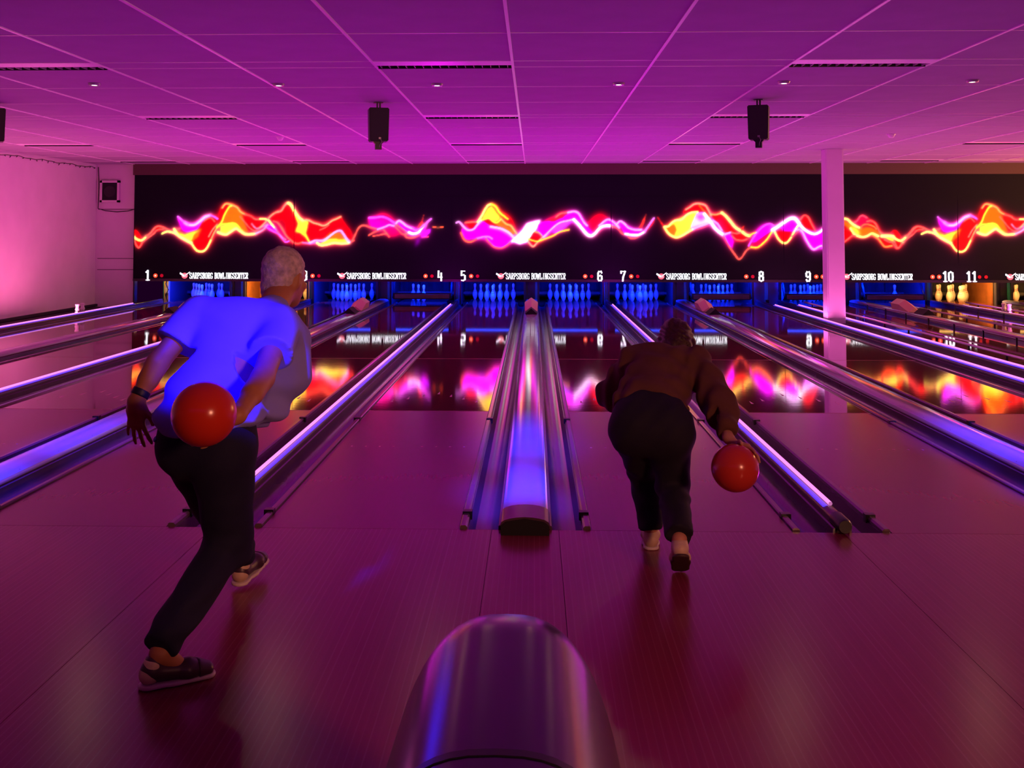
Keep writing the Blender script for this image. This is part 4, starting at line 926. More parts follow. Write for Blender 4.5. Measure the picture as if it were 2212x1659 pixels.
# hanging loudspeakers
M_SPK = mat('speaker_black', (0.012, 0.008, 0.012), 0.5)
for x, yv, rz, lab in ((-1.74, 5.88, 0.25, 'black box loudspeaker hanging left of the ceiling middle'), (2.47, 5.75, -0.30, 'black box loudspeaker hanging right of the ceiling middle'), (-6.06, 5.78, 0.5, 'black loudspeaker hanging at the left edge of the picture')):
    t = thing('loudspeaker', lab, 'loudspeaker', (x, yv, H))
    t.rotation_euler = (0, 0, rz)
    bm = bmesh.new(); bmesh.ops.create_cube(bm, size=1)
    for v in bm.verts:
        tp = 1.0 if v.co.z > 0 else 0.92
        v.co = Vector((v.co.x * 0.225 * tp, v.co.y * 0.22 * (1.0 if v.co.y < 0 else 0.85), v.co.z * 0.375 - 0.255))
    bmesh.ops.bevel(bm, geom=bm.edges[:], offset=0.01, segments=2, affect='EDGES')
    me = bpy.data.meshes.new('cabinet'); bm.to_mesh(me); bm.free(); me.materials.append(M_SPK); link('cabinet', me, t)
    MB().box(-0.022, -0.006, -0.02, 0.02, -0.07, 0.0).build('bracket', M_BLACK, t)
    MB().box(0.008, 0.026, -0.02, 0.02, -0.07, 0.0).build('bracket', M_BLACK, t)
    MB().box(-0.05, 0.05, -0.05, 0.05, -0.006, -0.0005).build('ceiling_plate', M_BLACK, t)
    MB().ext_y([(-0.035, -0.53), (0.035, -0.53), (0.035, -0.47), (0.06, -0.442), (-0.06, -0.442), (-0.035, -0.47)], (-0.05, 0.03)).build('lower_bracket', M_BLACK, t)
    MB().box(-0.005, 0.02, -0.118, -0.1101, -0.42, -0.40).build('terminal', M_GREY, t)
    m = MB(); m.tube([(0.01, -0.118, -0.41), (0.03, -0.12, -0.45), (0.012, -0.06, -0.48), (0.008, -0.053, -0.51)], 0.003, 6); m.build('cable', M_GREY, t, True)

# framed box on the narrow wall, cable and string lights
t = thing('wall_speaker', 'white framed box with dark grille high on the narrow left wall', 'speaker', (-9.145, 16.5, 2.47))
MB().box(-0.19, 0.19, -0.06, 0.0, -0.22, 0.22).build('grille', M_BLACKM, t)
for a in ((-0.21, 0.21, 0.19, 0.235), (-0.21, 0.21, -0.235, -0.19), (-0.21, -0.165, -0.235, 0.235), (0.165, 0.21, -0.235, 0.235)):
    MB().box(a[0], a[1], -0.075, -0.0005, a[2], a[3]).build('frame_bar', M_WALL, t)
m = MB(); m.lathe([(0.0001, 0), (0.05, 0.004), (0.12, 0.012), (0.13, 0.0)], 18); 
mm = m.build('speaker_cone', M_RUBBER, t, True); mm.rotation_euler = (PI / 2, 0, 0); mm.location = (0, -0.0605, 0)
m = MB(); m.tube([(XL + 0.03, 16.48, 3.0), (XL + 0.05, 16.48, 2.6), (XL + 0.04, 16.48, 2.1), (XL + 0.2, 16.485, 2.055), (XL + 0.45, 16.485, 2.03), (XL + 0.7, 16.485, 2.05), (-8.61, 16.485, 2.09)], 0.009, 6)
tag(m.build('wall_cable', M_BLACK, None, True), 'thin black cable sagging across the narrow left wall', 'cable')
t = thing('string_lights', 'unlit string of fairy lights along the top of the left wall', 'string lights', (XL, 0, 0))
pts = [(0.02, 6.5 + i * 0.12, 2.985 - 0.02 * math.sin(i * 0.35) ** 2 - 0.008 * math.sin(i * 1.7)) for i in range(83)]
m = MB(); m.tube(pts, 0.006, 5); m.build('wire', M_BLACK, t, True)
bulb = MB().lathe([(0.0001, -0.05), (0.006, -0.045), (0.008, -0.02), (0.006, 0.0), (0.0001, 0.0)], 6).mesh('bulb', m=M_BLACK)
for i, p in enumerate(pts):
    if i % 2 == 0:
        o = link('bulb', bulb, t, (p[0] + 0.005, p[1], p[2])); o.rotation_euler = (random.uniform(-1.2, 1.2), random.uniform(0, 0.8), 0)

# ================================================================== BALL RETURN IN THE FOREGROUND
HX, HY = X0 - 0.012, -4.33
def hood_mesh(y0, y1, grow, nl=40, na=40):
    """vertical sections of a long rounded shell; front is a blunt bullet"""
    mb = MB(); ring = []
    for i in range(nl + 1):
        f = i / nl
        yv = y0 + (y1 - y0) * f
        s = (FRONT - yv) / 0.48                       # 0 at the tip
        s = min(max(s, 0.0), 1.0)
        k = (1 - (1 - s) ** 1.84) ** (1 / 1.84) if s < 1 else 1.0
        hw = (0.258 * (0.10 + 0.90 * k) + grow) * (1.0 + 0.1 * max(0, (FRONT - yv - 0.48)))
        top = 0.46 + 0.335 * (k ** 1.15) + grow
        row = []
        for j in range(na + 1):
            a = PI * j / na
            ca, sa = math.cos(a), math.sin(a)
            ex = 0.74
            x = hw * math.copysign(abs(ca) ** ex, ca); z = 0.12 + (top - 0.12) * abs(sa) ** ex
            row.append((x, yv, z))
        ring.append(row)
    n = na + 1
    vs = [p for r in ring for p in r]; fs = []
    for i in range(nl):
        for j in range(na):
            a = i * n + j; fs.append((a, a + 1, a + 1 + n, a + n))
    fs.append(tuple(range(na, -1, -1))); fs.append(tuple(range(nl * n, nl * n + n)))
    for i in range(nl): fs.append((i * n, i * n + n, i * n + n + na, i * n + na))
    mb.add(vs, fs)
    return mb
FRONT = -3.03
t = thing('ball_return', 'dark glossy bullet-shaped ball return hood in the foreground', 'ball return', (HX, 0, 0))
hood_mesh(FRONT, -4.02, 0.0).build('hood', M_HOOD, t, 'y')
hood_mesh(-4.024, -4.60, 0.004, 14).build('rear_shell', M_HOOD, t, 'y')
MB().box(-0.17, 0.17, -4.9, -3.35, 0.0, 0.13).build('pedestal', M_BLACK, t)
hood_mesh(-4.012, -4.032, 0.006, 2).build('seam_ring', M_BLACK, t, 'y')

# ================================================================== PEOPLE
V = lambda *a: np.array(a, float)
def nrm(v): return v / (np.linalg.norm(v) + 1e-12)
class Field:
    """smooth-blended distance field sampled on a grid, skinned with surface nets"""
    def __init__(s, lo, hi, h):
        s.lo = np.array(lo, float); s.h = h
        s.n = np.ceil((np.array(hi) - s.lo) / h).astype(int) + 1
        s.F = np.full(s.n, 0.2, np.float32)
    def win(s, lo, hi):
        a = np.clip(np.floor((lo - s.lo) / s.h).astype(int), 0, s.n - 1); b = np.clip(np.ceil((hi - s.lo) / s.h).astype(int) + 1, a + 1, s.n)
        ax = [s.lo[i] + s.h * np.arange(a[i], b[i], dtype=np.float32) for i in range(3)]
        X, Y, Z = np.meshgrid(*ax, indexing='ij')
        return tuple(slice(a[i], b[i]) for i in range(3)), X, Y, Z
    def _merge(s, sl, d, k):
        f = s.F[sl]
        hh = np.clip(0.5 + 0.5 * (f - d) / k, 0, 1)
        s.F[sl] = f * (1 - hh) + d * hh - k * hh * (1 - hh)
    def cap(s, a, b, ra, rb, k=0.02, flat=None, fs=1.0):
        a, b = np.array(a, float), np.array(b, float); m = max(ra, rb) * max(1, 1 / fs if flat is not None else 1) + k + 0.02
        sl, X, Y, Z = s.win(np.minimum(a, b) - m, np.maximum(a, b) + m)
        d = b - a; l2 = d @ d + 1e-12
        t = np.clip(((X - a[0]) * d[0] + (Y - a[1]) * d[1] + (Z - a[2]) * d[2]) / l2, 0, 1)
        qx, qy, qz = X - a[0] - t * d[0], Y - a[1] - t * d[1], Z - a[2] - t * d[2]
        q2 = qx * qx + qy * qy + qz * qz
        if flat is not None:                       # widen across the flat axis: distance along it counts fs (<1 = wider)
            fl = nrm(np.array(flat, float)); c = qx * fl[0] + qy * fl[1] + qz * fl[2]
            q2 = q2 + c * c * (fs * fs - 1)
        s._merge(sl, (np.sqrt(np.maximum(q2, 0)) - (ra + (rb - ra) * t)).astype(np.float32), k); return s
    def chain(s, pts, rs, k=0.02, flat=None, fs=1.0):
        for i in range(len(pts) - 1): s.cap(pts[i], pts[i + 1], rs[i], rs[i + 1], k, flat, fs)
        return s
    def ell(s, c, r, axes=None, k=0.02, sub=False):
        c = np.array(c, float); r = np.array(r, float); m = r.max() + k + 0.02
        sl, X, Y, Z = s.win(c - m, c + m)
        X, Y, Z = X - c[0], Y - c[1], Z - c[2]
        if axes is not None:
            u, v, w = axes
            X, Y, Z = X * u[0] + Y * u[1] + Z * u[2], X * v[0] + Y * v[1] + Z * v[2], X * w[0] + Y * w[1] + Z * w[2]
        k0 = np.sqrt((X / r[0]) ** 2 + (Y / r[1]) ** 2 + (Z / r[2]) ** 2); k1 = np.sqrt((X / r[0] ** 2) ** 2 + (Y / r[1] ** 2) ** 2 + (Z / r[2] ** 2) ** 2) + 1e-9
        d = (k0 * (k0 - 1) / k1).astype(np.float32)
        if sub:
            f = s.F[sl]; s.F[sl] = np.maximum(f, -d)
        else: s._merge(sl, d, k)
        return s
    def cut(s, p, n, r=None, k=None):
        """remove what lies on the +n side of the plane, within r of p"""
        p = np.array(p, float); n = nrm(np.array(n, float))
        if r is None: sl, X, Y, Z = s.win(s.lo, s.lo + s.h * s.n)
        else: sl, X, Y, Z = s.win(p - r, p + r)
        d = (X - p[0]) * n[0] + (Y - p[1]) * n[1] + (Z - p[2]) * n[2]
        if r is not None: d = np.where((X - p[0]) ** 2 + (Y - p[1]) ** 2 + (Z - p[2]) ** 2 < r * r, d, -1)
        s.F[sl] = np.maximum(s.F[sl], d.astype(np.float32)); return s
    def folds(s, amp, fn):
        sl, X, Y, Z = s.win(s.lo, s.lo + s.h * s.n)
        s.F += (amp * fn(X, Y, Z)).astype(np.float32); return s
    def mesh(s, name, m, base):
        F = s.F; n = np.array(F.shape); neg = F < 0
        acc = np.zeros((*(n - 1), 3), np.float32); cnt = np.zeros(n - 1, np.float32)
        off = [(i, j, k) for i in (0, 1) for j in (0, 1) for k in (0, 1)]
        def sub(o): return tuple(slice(o[i], o[i] + n[i] - 1) for i in range(3))
        tot = sum(neg[sub(o)].astype(np.int8) for o in off)
        act = (tot > 0) & (tot < 8)
        ids = np.full(n - 1, -1, np.int64); idx = np.argwhere(act); ids[act] = np.arange(len(idx))
        P_ = np.zeros((len(idx), 3)); C_ = np.zeros(len(idx))
        for o in off:
            for ax in range(3):
                if o[ax] == 1: continue
                o2 = list(o); o2[ax] = 1
                fa = F[idx[:, 0] + o[0], idx[:, 1] + o[1], idx[:, 2] + o[2]]; fb = F[idx[:, 0] + o2[0], idx[:, 1] + o2[1], idx[:, 2] + o2[2]]
                cr = (fa < 0) != (fb < 0); t = np.where(cr, fa / (fa - fb + 1e-12), 0)
                p = np.array(o, float)[None] + np.zeros((len(idx), 3)); p[:, ax] = t
                P_ += p * cr[:, None]; C_ += cr
        vs = s.lo + s.h * (idx + P_ / np.maximum(C_, 1)[:, None]) - np.array(base)
        quads = []
        for ax in range(3):
            a1, a2 = (ax + 1) % 3, (ax + 2) % 3
            sA = [slice(1, n[i] - 1) for i in range(3)]; sA[ax] = slice(0, n[ax] - 1); sB = list(sA); sB[ax] = slice(1, n[ax])
            na, nb = neg[tuple(sA)], neg[tuple(sB)]
            for flip, msk in ((False, na & ~nb), (True, ~na & nb)):
                e = np.argwhere(msk)
                if len(e) == 0: continue
                e = e + np.array([0 if i == ax else 1 for i in range(3)])
                def cid(d1, d2):
                    q = e.copy(); q[:, a1] -= d1; q[:, a2] -= d2; return ids[q[:, 0], q[:, 1], q[:, 2]]
                q = np.stack([cid(1, 1), cid(0, 1), cid(0, 0), cid(1, 0)], 1)
                quads.append(q[:, ::-1] if flip else q)
        q = np.concatenate(quads); q = q[(q >= 0).all(1)]
        me = bpy.data.meshes.new(name); me.from_pydata(vs.tolist(), [], q.tolist()); me.update()
        bm = bmesh.new(); bm.from_mesh(me)
        for _ in range(2): bmesh.ops.smooth_vert(bm, verts=bm.verts, factor=0.5, use_axis_x=True, use_axis_y=True, use_axis_z=True)
        bm.to_mesh(me); bm.free()
        me.shade_smooth(); me.materials.append(m)
        return me

def head_axes(fwd, up):
    f = nrm(fwd); r = nrm(np.cross(f, up)); u = np.cross(r, f); return r, f, u
def build_head(F, c, ax, sc=1.0):
    r, f, u = ax
    L_ = lambda a, b_, d_: c + sc * (a * r + b_ * f + d_ * u)
    F.ell(L_(0, -0.012, 0.03), sc * V(0.076, 0.096, 0.088), ax, 0.01)
    F.ell(L_(0, 0.035, -0.045), sc * V(0.058, 0.062, 0.075), ax, 0.03)
    F.ell(L_(0, 0.06, -0.10), sc * V(0.032, 0.028, 0.022), ax, 0.025)     # chin
    F.cap(L_(0, 0.088, 0.012), L_(0, 0.112, -0.032), 0.009 * sc, 0.015 * sc, 0.012)   # nose
    F.cap(L_(-0.03, 0.082, 0.025), L_(0.03, 0.082, 0.025), 0.012 * sc, 0.012 * sc, 0.02)  # brow
    for s in (-1, 1):
        F.ell(L_(s * 0.030, 0.092, 0.002), sc * V(0.013, 0.012, 0.009), ax, sub=True)     # eye socket
        F.ell(L_(s * 0.030, 0.081, 0.002), sc * V(0.0115, 0.0115, 0.0115), ax, 0.004)      # eye
        F.ell(L_(s * 0.046, 0.062, -0.03), sc * V(0.02, 0.018, 0.016), ax, 0.02)          # cheek
        F.ell(L_(s * 0.077, -0.005, -0.008), sc * V(0.010, 0.022, 0.033), ax, 0.008)       # ear
        F.ell(L_(s * 0.084, 0.002, -0.006), sc * V(0.006, 0.011, 0.018), ax, sub=True)
        F.ell(L_(s * 0.079, -0.016, -0.004), sc * V(0.007, 0.006, 0.030), ax, 0.005)
    F.cap(L_(-0.022, 0.094, -0.062), L_(0.022, 0.094, -0.062), 0.007 * sc, 0.007 * sc, 0.008)
    F.cap(L_(-0.018, 0.092, -0.074), L_(0.018, 0.092, -0.074), 0.008 * sc, 0.008 * sc, 0.008)
    return L_
def build_hand(F, wrist, d, n, side, curl=0.5, sc=1.0, spread=0.12):
    """relaxed hand: d = finger direction, n = palm normal (palm faces +n), side = thumb side"""
    d = nrm(d); n = nrm(n - d * (n @ d)); t = nrm(np.cross(n, d)) * 1.0
    if t @ side < 0: t = -t
    P_ = lambda a, b_, c_: wrist + sc * (a * t + b_ * d + c_ * n)
    F.cap(wrist, P_(0, 0.03, 0), 0.024 * sc, 0.026 * sc, 0.02, t, 0.75)
    F.cap(P_(0, 0.03, 0), P_(0, 0.085, 0.004), 0.016 * sc, 0.014 * sc, 0.012, t, 0.38)
    lens = (0.072, 0.080, 0.075, 0.058); offs = (0.030, 0.010, -0.011, -0.031)
    for i in range(4):
        p = P_(offs[i], 0.088 - (0.012 if i == 3 else 0.004 if i == 0 else 0), 0.004); ang = 0.15 + 0.1 * i * curl
        dirv = nrm(d + t * spread * (1.5 - i) * 0.6)
        rr = (0.0095, 0.0095, 0.009, 0.008)[i]
        for seg, fr in enumerate((0.45, 0.31, 0.24)):
            ang2 = ang + curl * (0.45 + 0.55 * seg); q = p + sc * lens[i] * fr * (dirv * math.cos(ang2) + n * math.sin(ang2))
            F.cap(p, q, rr * sc * (1 - .08 * seg), rr * sc * (0.94 - .1 * seg), 0.004); p = q
    p = P_(0.026, 0.022, 0.006); q = P_(0.050, 0.052, 0.016); r_ = P_(0.056, 0.083, 0.026)
    F.cap(P_(0.014, 0.015, 0.004), p, 0.016 * sc, 0.014 * sc, 0.012); F.cap(p, q, 0.013 * sc, 0.0105 * sc, 0.008); F.cap(q, r_, 0.0105 * sc, 0.0085 * sc, 0.004)
def hand_on_ball(F, wrist, c, R, along, thumb_side, sc=1.0):
    """hand closed on a ball: fingers follow its surface from the palm towards `along`"""
    w = wrist - c; n0 = nrm(w); t0 = nrm(along - n0 * (along @ n0)); s0 = np.cross(n0, t0)
    if s0 @ thumb_side < 0: s0 = -s0
    def on(th, ph, lift):                         # th radians along t0, ph radians across s0
        v = math.cos(th) * n0 + math.sin(th) * t0; v = nrm(v * math.cos(ph) + s0 * math.sin(ph)); return c + v * (R + lift)
    F.cap(wrist, on(0.30, 0, 0.020), 0.026 * sc, 0.022 * sc, 0.02)
    for ph in (-0.30, -0.1, 0.1, 0.28): F.cap(on(0.28, ph * 0.6, 0.017), on(0.80, ph, 0.013), 0.018 * sc, 0.014 * sc, 0.012)
    for ph, ln in ((0.28, 0.62), (0.1, 0.70), (-0.1, 0.66), (-0.30, 0.50)):
        pts = [on(0.80 + ln * f, ph * (1 + 0.25 * f), 0.0085) for f in (0, .4, .72, 1)]
        F.chain(pts, [0.0105 * sc, 0.0098 * sc, 0.009 * sc, 0.0078 * sc], 0.004)
    pts = [on(0.34, 0.22, 0.016), on(0.50, 0.48, 0.012), on(0.68, 0.68, 0.009), on(0.84, 0.80, 0.008)]
    F.chain(pts, [0.017 * sc, 0.013 * sc, 0.0105 * sc, 0.009 * sc], 0.006)

def shoe(parent, base, heel, toe, up, wide=0.047, mats=None, names=True):
    """low bowling shoe: upper, heel panel, toe cap, sole, laces"""
    heel, toe, up = [np.array(v, float) for v in (heel, toe, up)]
    d = toe - heel; ln = np.linalg.norm(d); d = d / ln; up = nrm(up - d * (up @ d)); r = np.cross(d, up); base = np.array(base, float)
    P_ = lambda a, b_, c_: heel + r * a + d * (b_ * ln) + up * c_
    lo = np.minimum(heel, toe) - 0.16; hi = np.maximum(heel, toe) + 0.16; g = 0.005
    mU, mH, mT, mS = mats
    u = Field(lo, hi, g); u.cap(P_(0, .18, .052), P_(0, .62, .040), 0.034, 0.034, .02, r, .85); u.cap(P_(0, .62, .038), P_(0, .84, .030), .036, .026, .02, r, .72); u.cap(P_(0, .16, .06), P_(0, .22, .085), .034, .036, .015); u.cut(P_(0, .2, .108), up, .2); u.cut(P_(0, 0, .012), -up)
    link('upper', u.mesh('upper', mU, base), parent)
    u = Field(lo, hi, g); u.cap(P_(0, .15, .045), P_(0, .20, .075), .037, .037, .015, r, .95); u.cut(P_(0, .36, 0), d + up * 0.35); u.cut(P_(0, .2, .098), up, .2); u.cut(P_(0, 0, .012), -up)
    tag(link('heel_panel', u.mesh('heel_panel', mH, base), parent), 'pale heel panel')
    u = Field(lo, hi, g); u.cap(P_(0, .70, .036), P_(0, .86, .027), .038, .027, .02, r, .72); u.cut(P_(0, .74, 0), -d); u.cut(P_(0, 0, .012), -up)
    link('toe_cap', u.mesh('toe_cap', mT, base), parent)
    u = Field(lo, hi, g); u.cap(P_(0, .14, .006), P_(0, .45, .006), .036, .034, .02, r, .9); u.cap(P_(0, .45, .006), P_(0, .86, .006), .036, .034, .02, r, .8); u.cut(P_(0, 0, .016), up); u.cut(P_(0, 0, .0), -up)
    link('sole', u.mesh('sole', mS, base), parent)
    m = MB()
    for i in range(4):
        b_ = .40 + i * .075; z_ = .088 - i * .0085
        m.tube([tuple(P_(-.024, b_, z_ - .012) - base), tuple(P_(-.010, b_ + .012, z_) - base), tuple(P_(.010, b_ + .012, z_) - base), tuple(P_(.024, b_, z_ - .012) - base)], .0028, 5)
    m.build('laces', mH, parent, True)

M_SKIN = mat('skin_tan', (0.46, 0.19, 0.08), 0.55, noise=0.08, nscale=20, bump=0.05, bscale=150)
M_SKIN2 = mat('skin_fair', (0.55, 0.27, 0.18), 0.55, noise=0.06, nscale=20)
M_HAIRG = mat('grey_hair', (0.56, 0.46, 0.44), 0.6, noise=0.35, nscale=45, bump=0.5, bscale=160)
M_HAIRB = mat('brown_hair', (0.045, 0.014, 0.008), 0.45, noise=0.4, nscale=50, bump=0.5, bscale=140)
M_SHIRT = mat('pale_blue_shirt', (0.27, 0.26, 0.80), 0.8, noise=0.04, nscale=9, bump=0.08, bscale=300)
M_PANTS = mat('navy_trousers', (0.004, 0.004, 0.034), 0.85, bump=0.1, bscale=200)
M_SWEAT = mat('brown_sweater', (0.12, 0.045, 0.032), 0.9, noise=0.1, nscale=14, bump=0.2, bscale=260)
M_JEANS = mat('dark_jeans', (0.007, 0.006, 0.022), 0.85, bump=0.1, bscale=220)
M_SHOE_D = mat('dark_shoe_leather', (0.06, 0.025, 0.05), 0.4)
M_SHOE_L = mat('cream_shoe_leather', (0.70, 0.55, 0.40), 0.5)
M_SOLE = mat('cream_sole', (0.75, 0.68, 0.62), 0.5)
M_SOLE_D = mat('dark_sole', (0.06, 0.03, 0.03), 0.6)
M_STRAP = mat('watch_strap', (0.01, 0.012, 0.04), 0.5)

def ball(c, m, label, nm='bowling_ball'):
    c = np.array(c, float)
    t = thing(nm, label, 'bowling ball', tuple(c), 'bowling balls')
    bm = bmesh.new(); bmesh.ops.create_uvsphere(bm, u_segments=48, v_segments=24, radius=0.1085)
    me = bpy.data.meshes.new('shell'); bm.to_mesh(me); bm.free(); me.shade_smooth(); me.materials.append(m); link('shell', me, t)
    for k, (a, b_) in enumerate(((0.25, 0.75), (-0.05, 0.78), (0.1, 0.42))):
        dv = nrm(V(math.sin(a) * 0.8 + 0.1, math.cos(b_) * 0.8, math.sin(b_)))
        m2 = MB(); m2.lathe([(0.0001, 0.0), (0.0125, 0.0), (0.0125, 0.0012), (0.0001, 0.0012)], 14)
        o = m2.build('finger_hole', M_BLACKM, t); o.location = tuple(dv * 0.1078); o.rotation_euler = Vector(dv).to_track_quat('Z', 'Y').to_euler()
    return t

# ---------------------------------------------------------------- bowler on the left (ball swung back)
B1 = V(-1.25, -1.6, 0.0)
man = thing('person', 'bowler in bright blue lit polo shirt and navy trousers striding with ball swung back', 'person', tuple(B1))
hd, nk = V(-1.068, -1.215, 1.405), V(-1.085, -1.37, 1.275)
shL, shR = V(-1.365, -1.47, 1.262), V(-1.020, -1.47, 1.225)
chest, waist, pelv = V(-1.185, -1.47, 1.16), V(-1.238, -1.62, 0.965), V(-1.25, -1.68, 0.83)
elR, wrR = V(-1.018, -1.76, 1.050), V(-1.040, -2.005, 0.955)
elL, wrL = V(-1.475, -1.60, 1.085), V(-1.535, -1.66, 0.945)
hipL, hipR = V(-1.335, -1.655, 0.775), V(-1.175, -1.675, 0.775)
knB, anB = V(-1.185, -1.60, 0.370), V(-1.318, -1.955, 0.110)     # trailing leg
knF, anF = V(-1.335, -1.30, 0.450), V(-1.318, -0.945, 0.130)     # leading leg
ballM = V(-1.114, -2.150, 0.984)
hax = head_axes(V(0.42, 0.88, -0.12), V(0.08, 0.10, 1))
F = Field(V(-1.68, -2.30, 0.0), V(-0.88, -0.72, 1.60), 0.0065)
build_head(F, hd, hax, 1.02)
F.cap(nk - V(0.02, 0.06, 0.05), hd - V(0.0, 0.02, 0.04), 0.062, 0.060, 0.03)
F.cap(chest, waist, 0.12, 0.11, 0.04, V(1, 0.2, 0), 0.75); F.cap(waist, pelv, 0.11, 0.12, 0.04, V(1, 0.1, 0), 0.75); F.cap(shL, shR, 0.055, 0.055, 0.05)
F.chain([shR, elR, wrR], [0.052, 0.042, 0.029], 0.02); F.cap(elR, elR * .55 + wrR * .45, 0.042, 0.043, 0.01)
F.chain([shL, elL, wrL], [0.050, 0.041, 0.028], 0.02); F.cap(elL, elL * .55 + wrL * .45, 0.041, 0.042, 0.01)
hand_on_ball(F, wrR, ballM, 0.1085, V(-0.5, 0.35, -1), V(0, 1, 0.4), 1.0)
build_hand(F, wrL, nrm(V(-0.02, 0.02, -1)), V(0.35, 1.0, 0.1), V(1, 0, 0), 0.16, 1.08, 0.42)
F.chain([hipR, knB, anB], [0.085, 0.06, 0.038], 0.03); F.chain([hipL, knF, anF], [0.085, 0.06, 0.038], 0.03)
F.cap(anB, anB + V(0.05, 0.03, -0.05), 0.036, 0.03, 0.02); F.cap(anF, anF + V(0.0, 0.06, -0.05), 0.036, 0.03, 0.02)
link('body', F.mesh('body', M_SKIN, B1), man)
# hair: short grey crop
F = Field(hd - 0.2, hd + 0.2, 0.005)
r_, f_, u_ = hax; LH = lambda a, b_, d_: hd + 1.02 * (a * r_ + b_ * f_ + d_ * u_)
F.ell(LH(0, -0.020, 0.038), V(0.085, 0.101, 0.094), hax, 0.01); F.ell(LH(0, -0.052, -0.045), V(0.070, 0.058, 0.075), hax, 0.03)
F.cut(LH(0, 0.060, 0.055), f_ * 0.85 - u_ * 0.5); F.cut(LH(0, -0.045, -0.098), -u_ + 0.25 * f_)
for s in (-1, 1): F.ell(LH(s * 0.088, 0.016, -0.03), V(0.03, 0.036, 0.046), hax, sub=True)
F.folds(0.0022, lambda X, Y, Z: np.sin(X * 260 + 9 * np.sin(Z * 35 + Y * 20)) * np.sin(Y * 190 + Z * 60) + 0.6 * np.sin(Z * 120 + X * 90))
link('hair', F.mesh('hair', M_HAIRG, B1), man)
# shirt
F = Field(V(-1.66, -2.02, 0.68), V(-0.80, -1.18, 1.45), 0.0075)
F.cap(chest + V(0, 0.0, 0.03), waist, 0.135, 0.130, 0.05, V(1, 0.15, -0.05), 0.72)
F.cap(waist, pelv + V(0, 0.0, 0.035), 0.132, 0.146, 0.05, V(1, 0.1, 0), 0.74)
F.cap(shL + V(0.03, 0, -0.01), shR - V(0.03, 0, 0.01), 0.082, 0.082, 0.06)
F.cap(nk - V(0.03, 0.07, 0.07), nk + V(0.005, 0.0, -0.005), 0.085, 0.072, 0.04)
F.cap(shL, shL + (elL - shL) * 0.62, 0.074, 0.082, 0.03); F.cap(shR, shR + (elR - shR) * 0.60, 0.078, 0.088, 0.03)
# loose right flank hanging free of the body
F.chain([V(-0.985, -1.40, 1.15), V(-0.995, -1.42, 1.02), V(-1.055, -1.47, 0.86)], [0.072, 0.070, 0.046], 0.07); F.cap(V(-1.05, -1.40, 1.12), V(-1.09, -1.50, 0.86), 0.08, 0.06, 0.06)
F.cut(shL + (elL - shL) * 0.60, elL - shL, 0.15); F.cut(shR + (elR - shR) * 0.58, elR - shR, 0.14)
F.cut(pelv + V(0, 0, 0.0), V(0.10, -0.12, -1))
F.ell(nk + V(0.018, 0.055, 0.055), V(0.058, 0.058, 0.075), None, sub=True)
F.folds(0.011, lambda X, Y, Z: np.sin(34 * (X + 1.2) + 22 * (Z - 1) + 3 * np.sin(15 * Z)) * np.clip((1.12 - Z) * 3, 0.12, 1) + 0.45 * np.sin(58 * (Z - .3 * X) + 20 * X) * np.clip((1.2 - Z) * 3, 0.1, 1))
shirt = link('shirt', F.mesh('shirt', M_SHIRT, B1), man)
F = Field(nk - 0.16, nk + 0.16, 0.005)                    # collar
for i in range(28):
    a = 2 * PI * i / 28; b_ = 2 * PI * (i + 1) / 28
    q = lambda t_: nk + V(0.004, -0.012, -0.012) + 0.071 * (math.cos(t_) * r_ + math.sin(t_) * nrm(f_ - u_ * 0.35)) + V(0, 0, 0.004)
    F.cap(q(a), q(b_), 0.010, 0.010, 0.006); F.cap(q(a) + u_ * 0.018, q(b_) + u_ * 0.018, 0.007, 0.007, 0.006)
link('collar', F.mesh('collar', M_SHIRT, B1), shirt)
# trousers
F = Field(V(-1.52, -2.16, 0.04), V(-0.98, -0.78, 0.98), 0.0075)
F.cap(pelv + V(-0.055, 0, 0.04), pelv + V(0.055, 0.01, 0.04), 0.122, 0.122, 0.05); F.cap(hipL + V(0.01, -0.02, 0), hipR + V(-0.01, -0.02, 0), 0.118, 0.118, 0.05)
F.chain([hipR, knB + V(0, .01, .02), anB + V(0.005, 0.01, 0.045)], [0.112, 0.082, 0.066], 0.04); F.cap(hipR + V(-.02, -.03, -.05), knB, 0.10, 0.078, 0.04)
F.chain([hipL, knF, anF + V(0, 0, 0.03)], [0.110, 0.080, 0.066], 0.03)
F.cut(pelv + V(0, 0, 0.115), V(0, 0.12, 1)); F.cut(anB + V(0.02, 0.0, -0.005), anB - knB, 0.14); F.cut(anF + V(0, 0, -0.012), anF - knF, 0.14)
F.folds(0.0045, lambda X, Y, Z: np.sin(70 * Z + 25 * X + 4 * np.sin(9 * Y)) * np.clip((0.55 - Z) * 3, 0.1, 1) + .6 * np.sin(45 * Z - 60 * X) * np.clip((0.8 - Z) * 4, .1, .8))
tr = link('trousers', F.mesh('trousers', M_PANTS, B1), man)
m = MB(); m.box(-0.012, 0.012, -0.004, 0.004, -0.009, 0.009); o = m.build('belt_rivet', mat('brass', (0.8, 0.55, 0.2), 0.3, 1.0), tr)
o.location = tuple(V(-1.108, -1.735, 0.842) - B1)
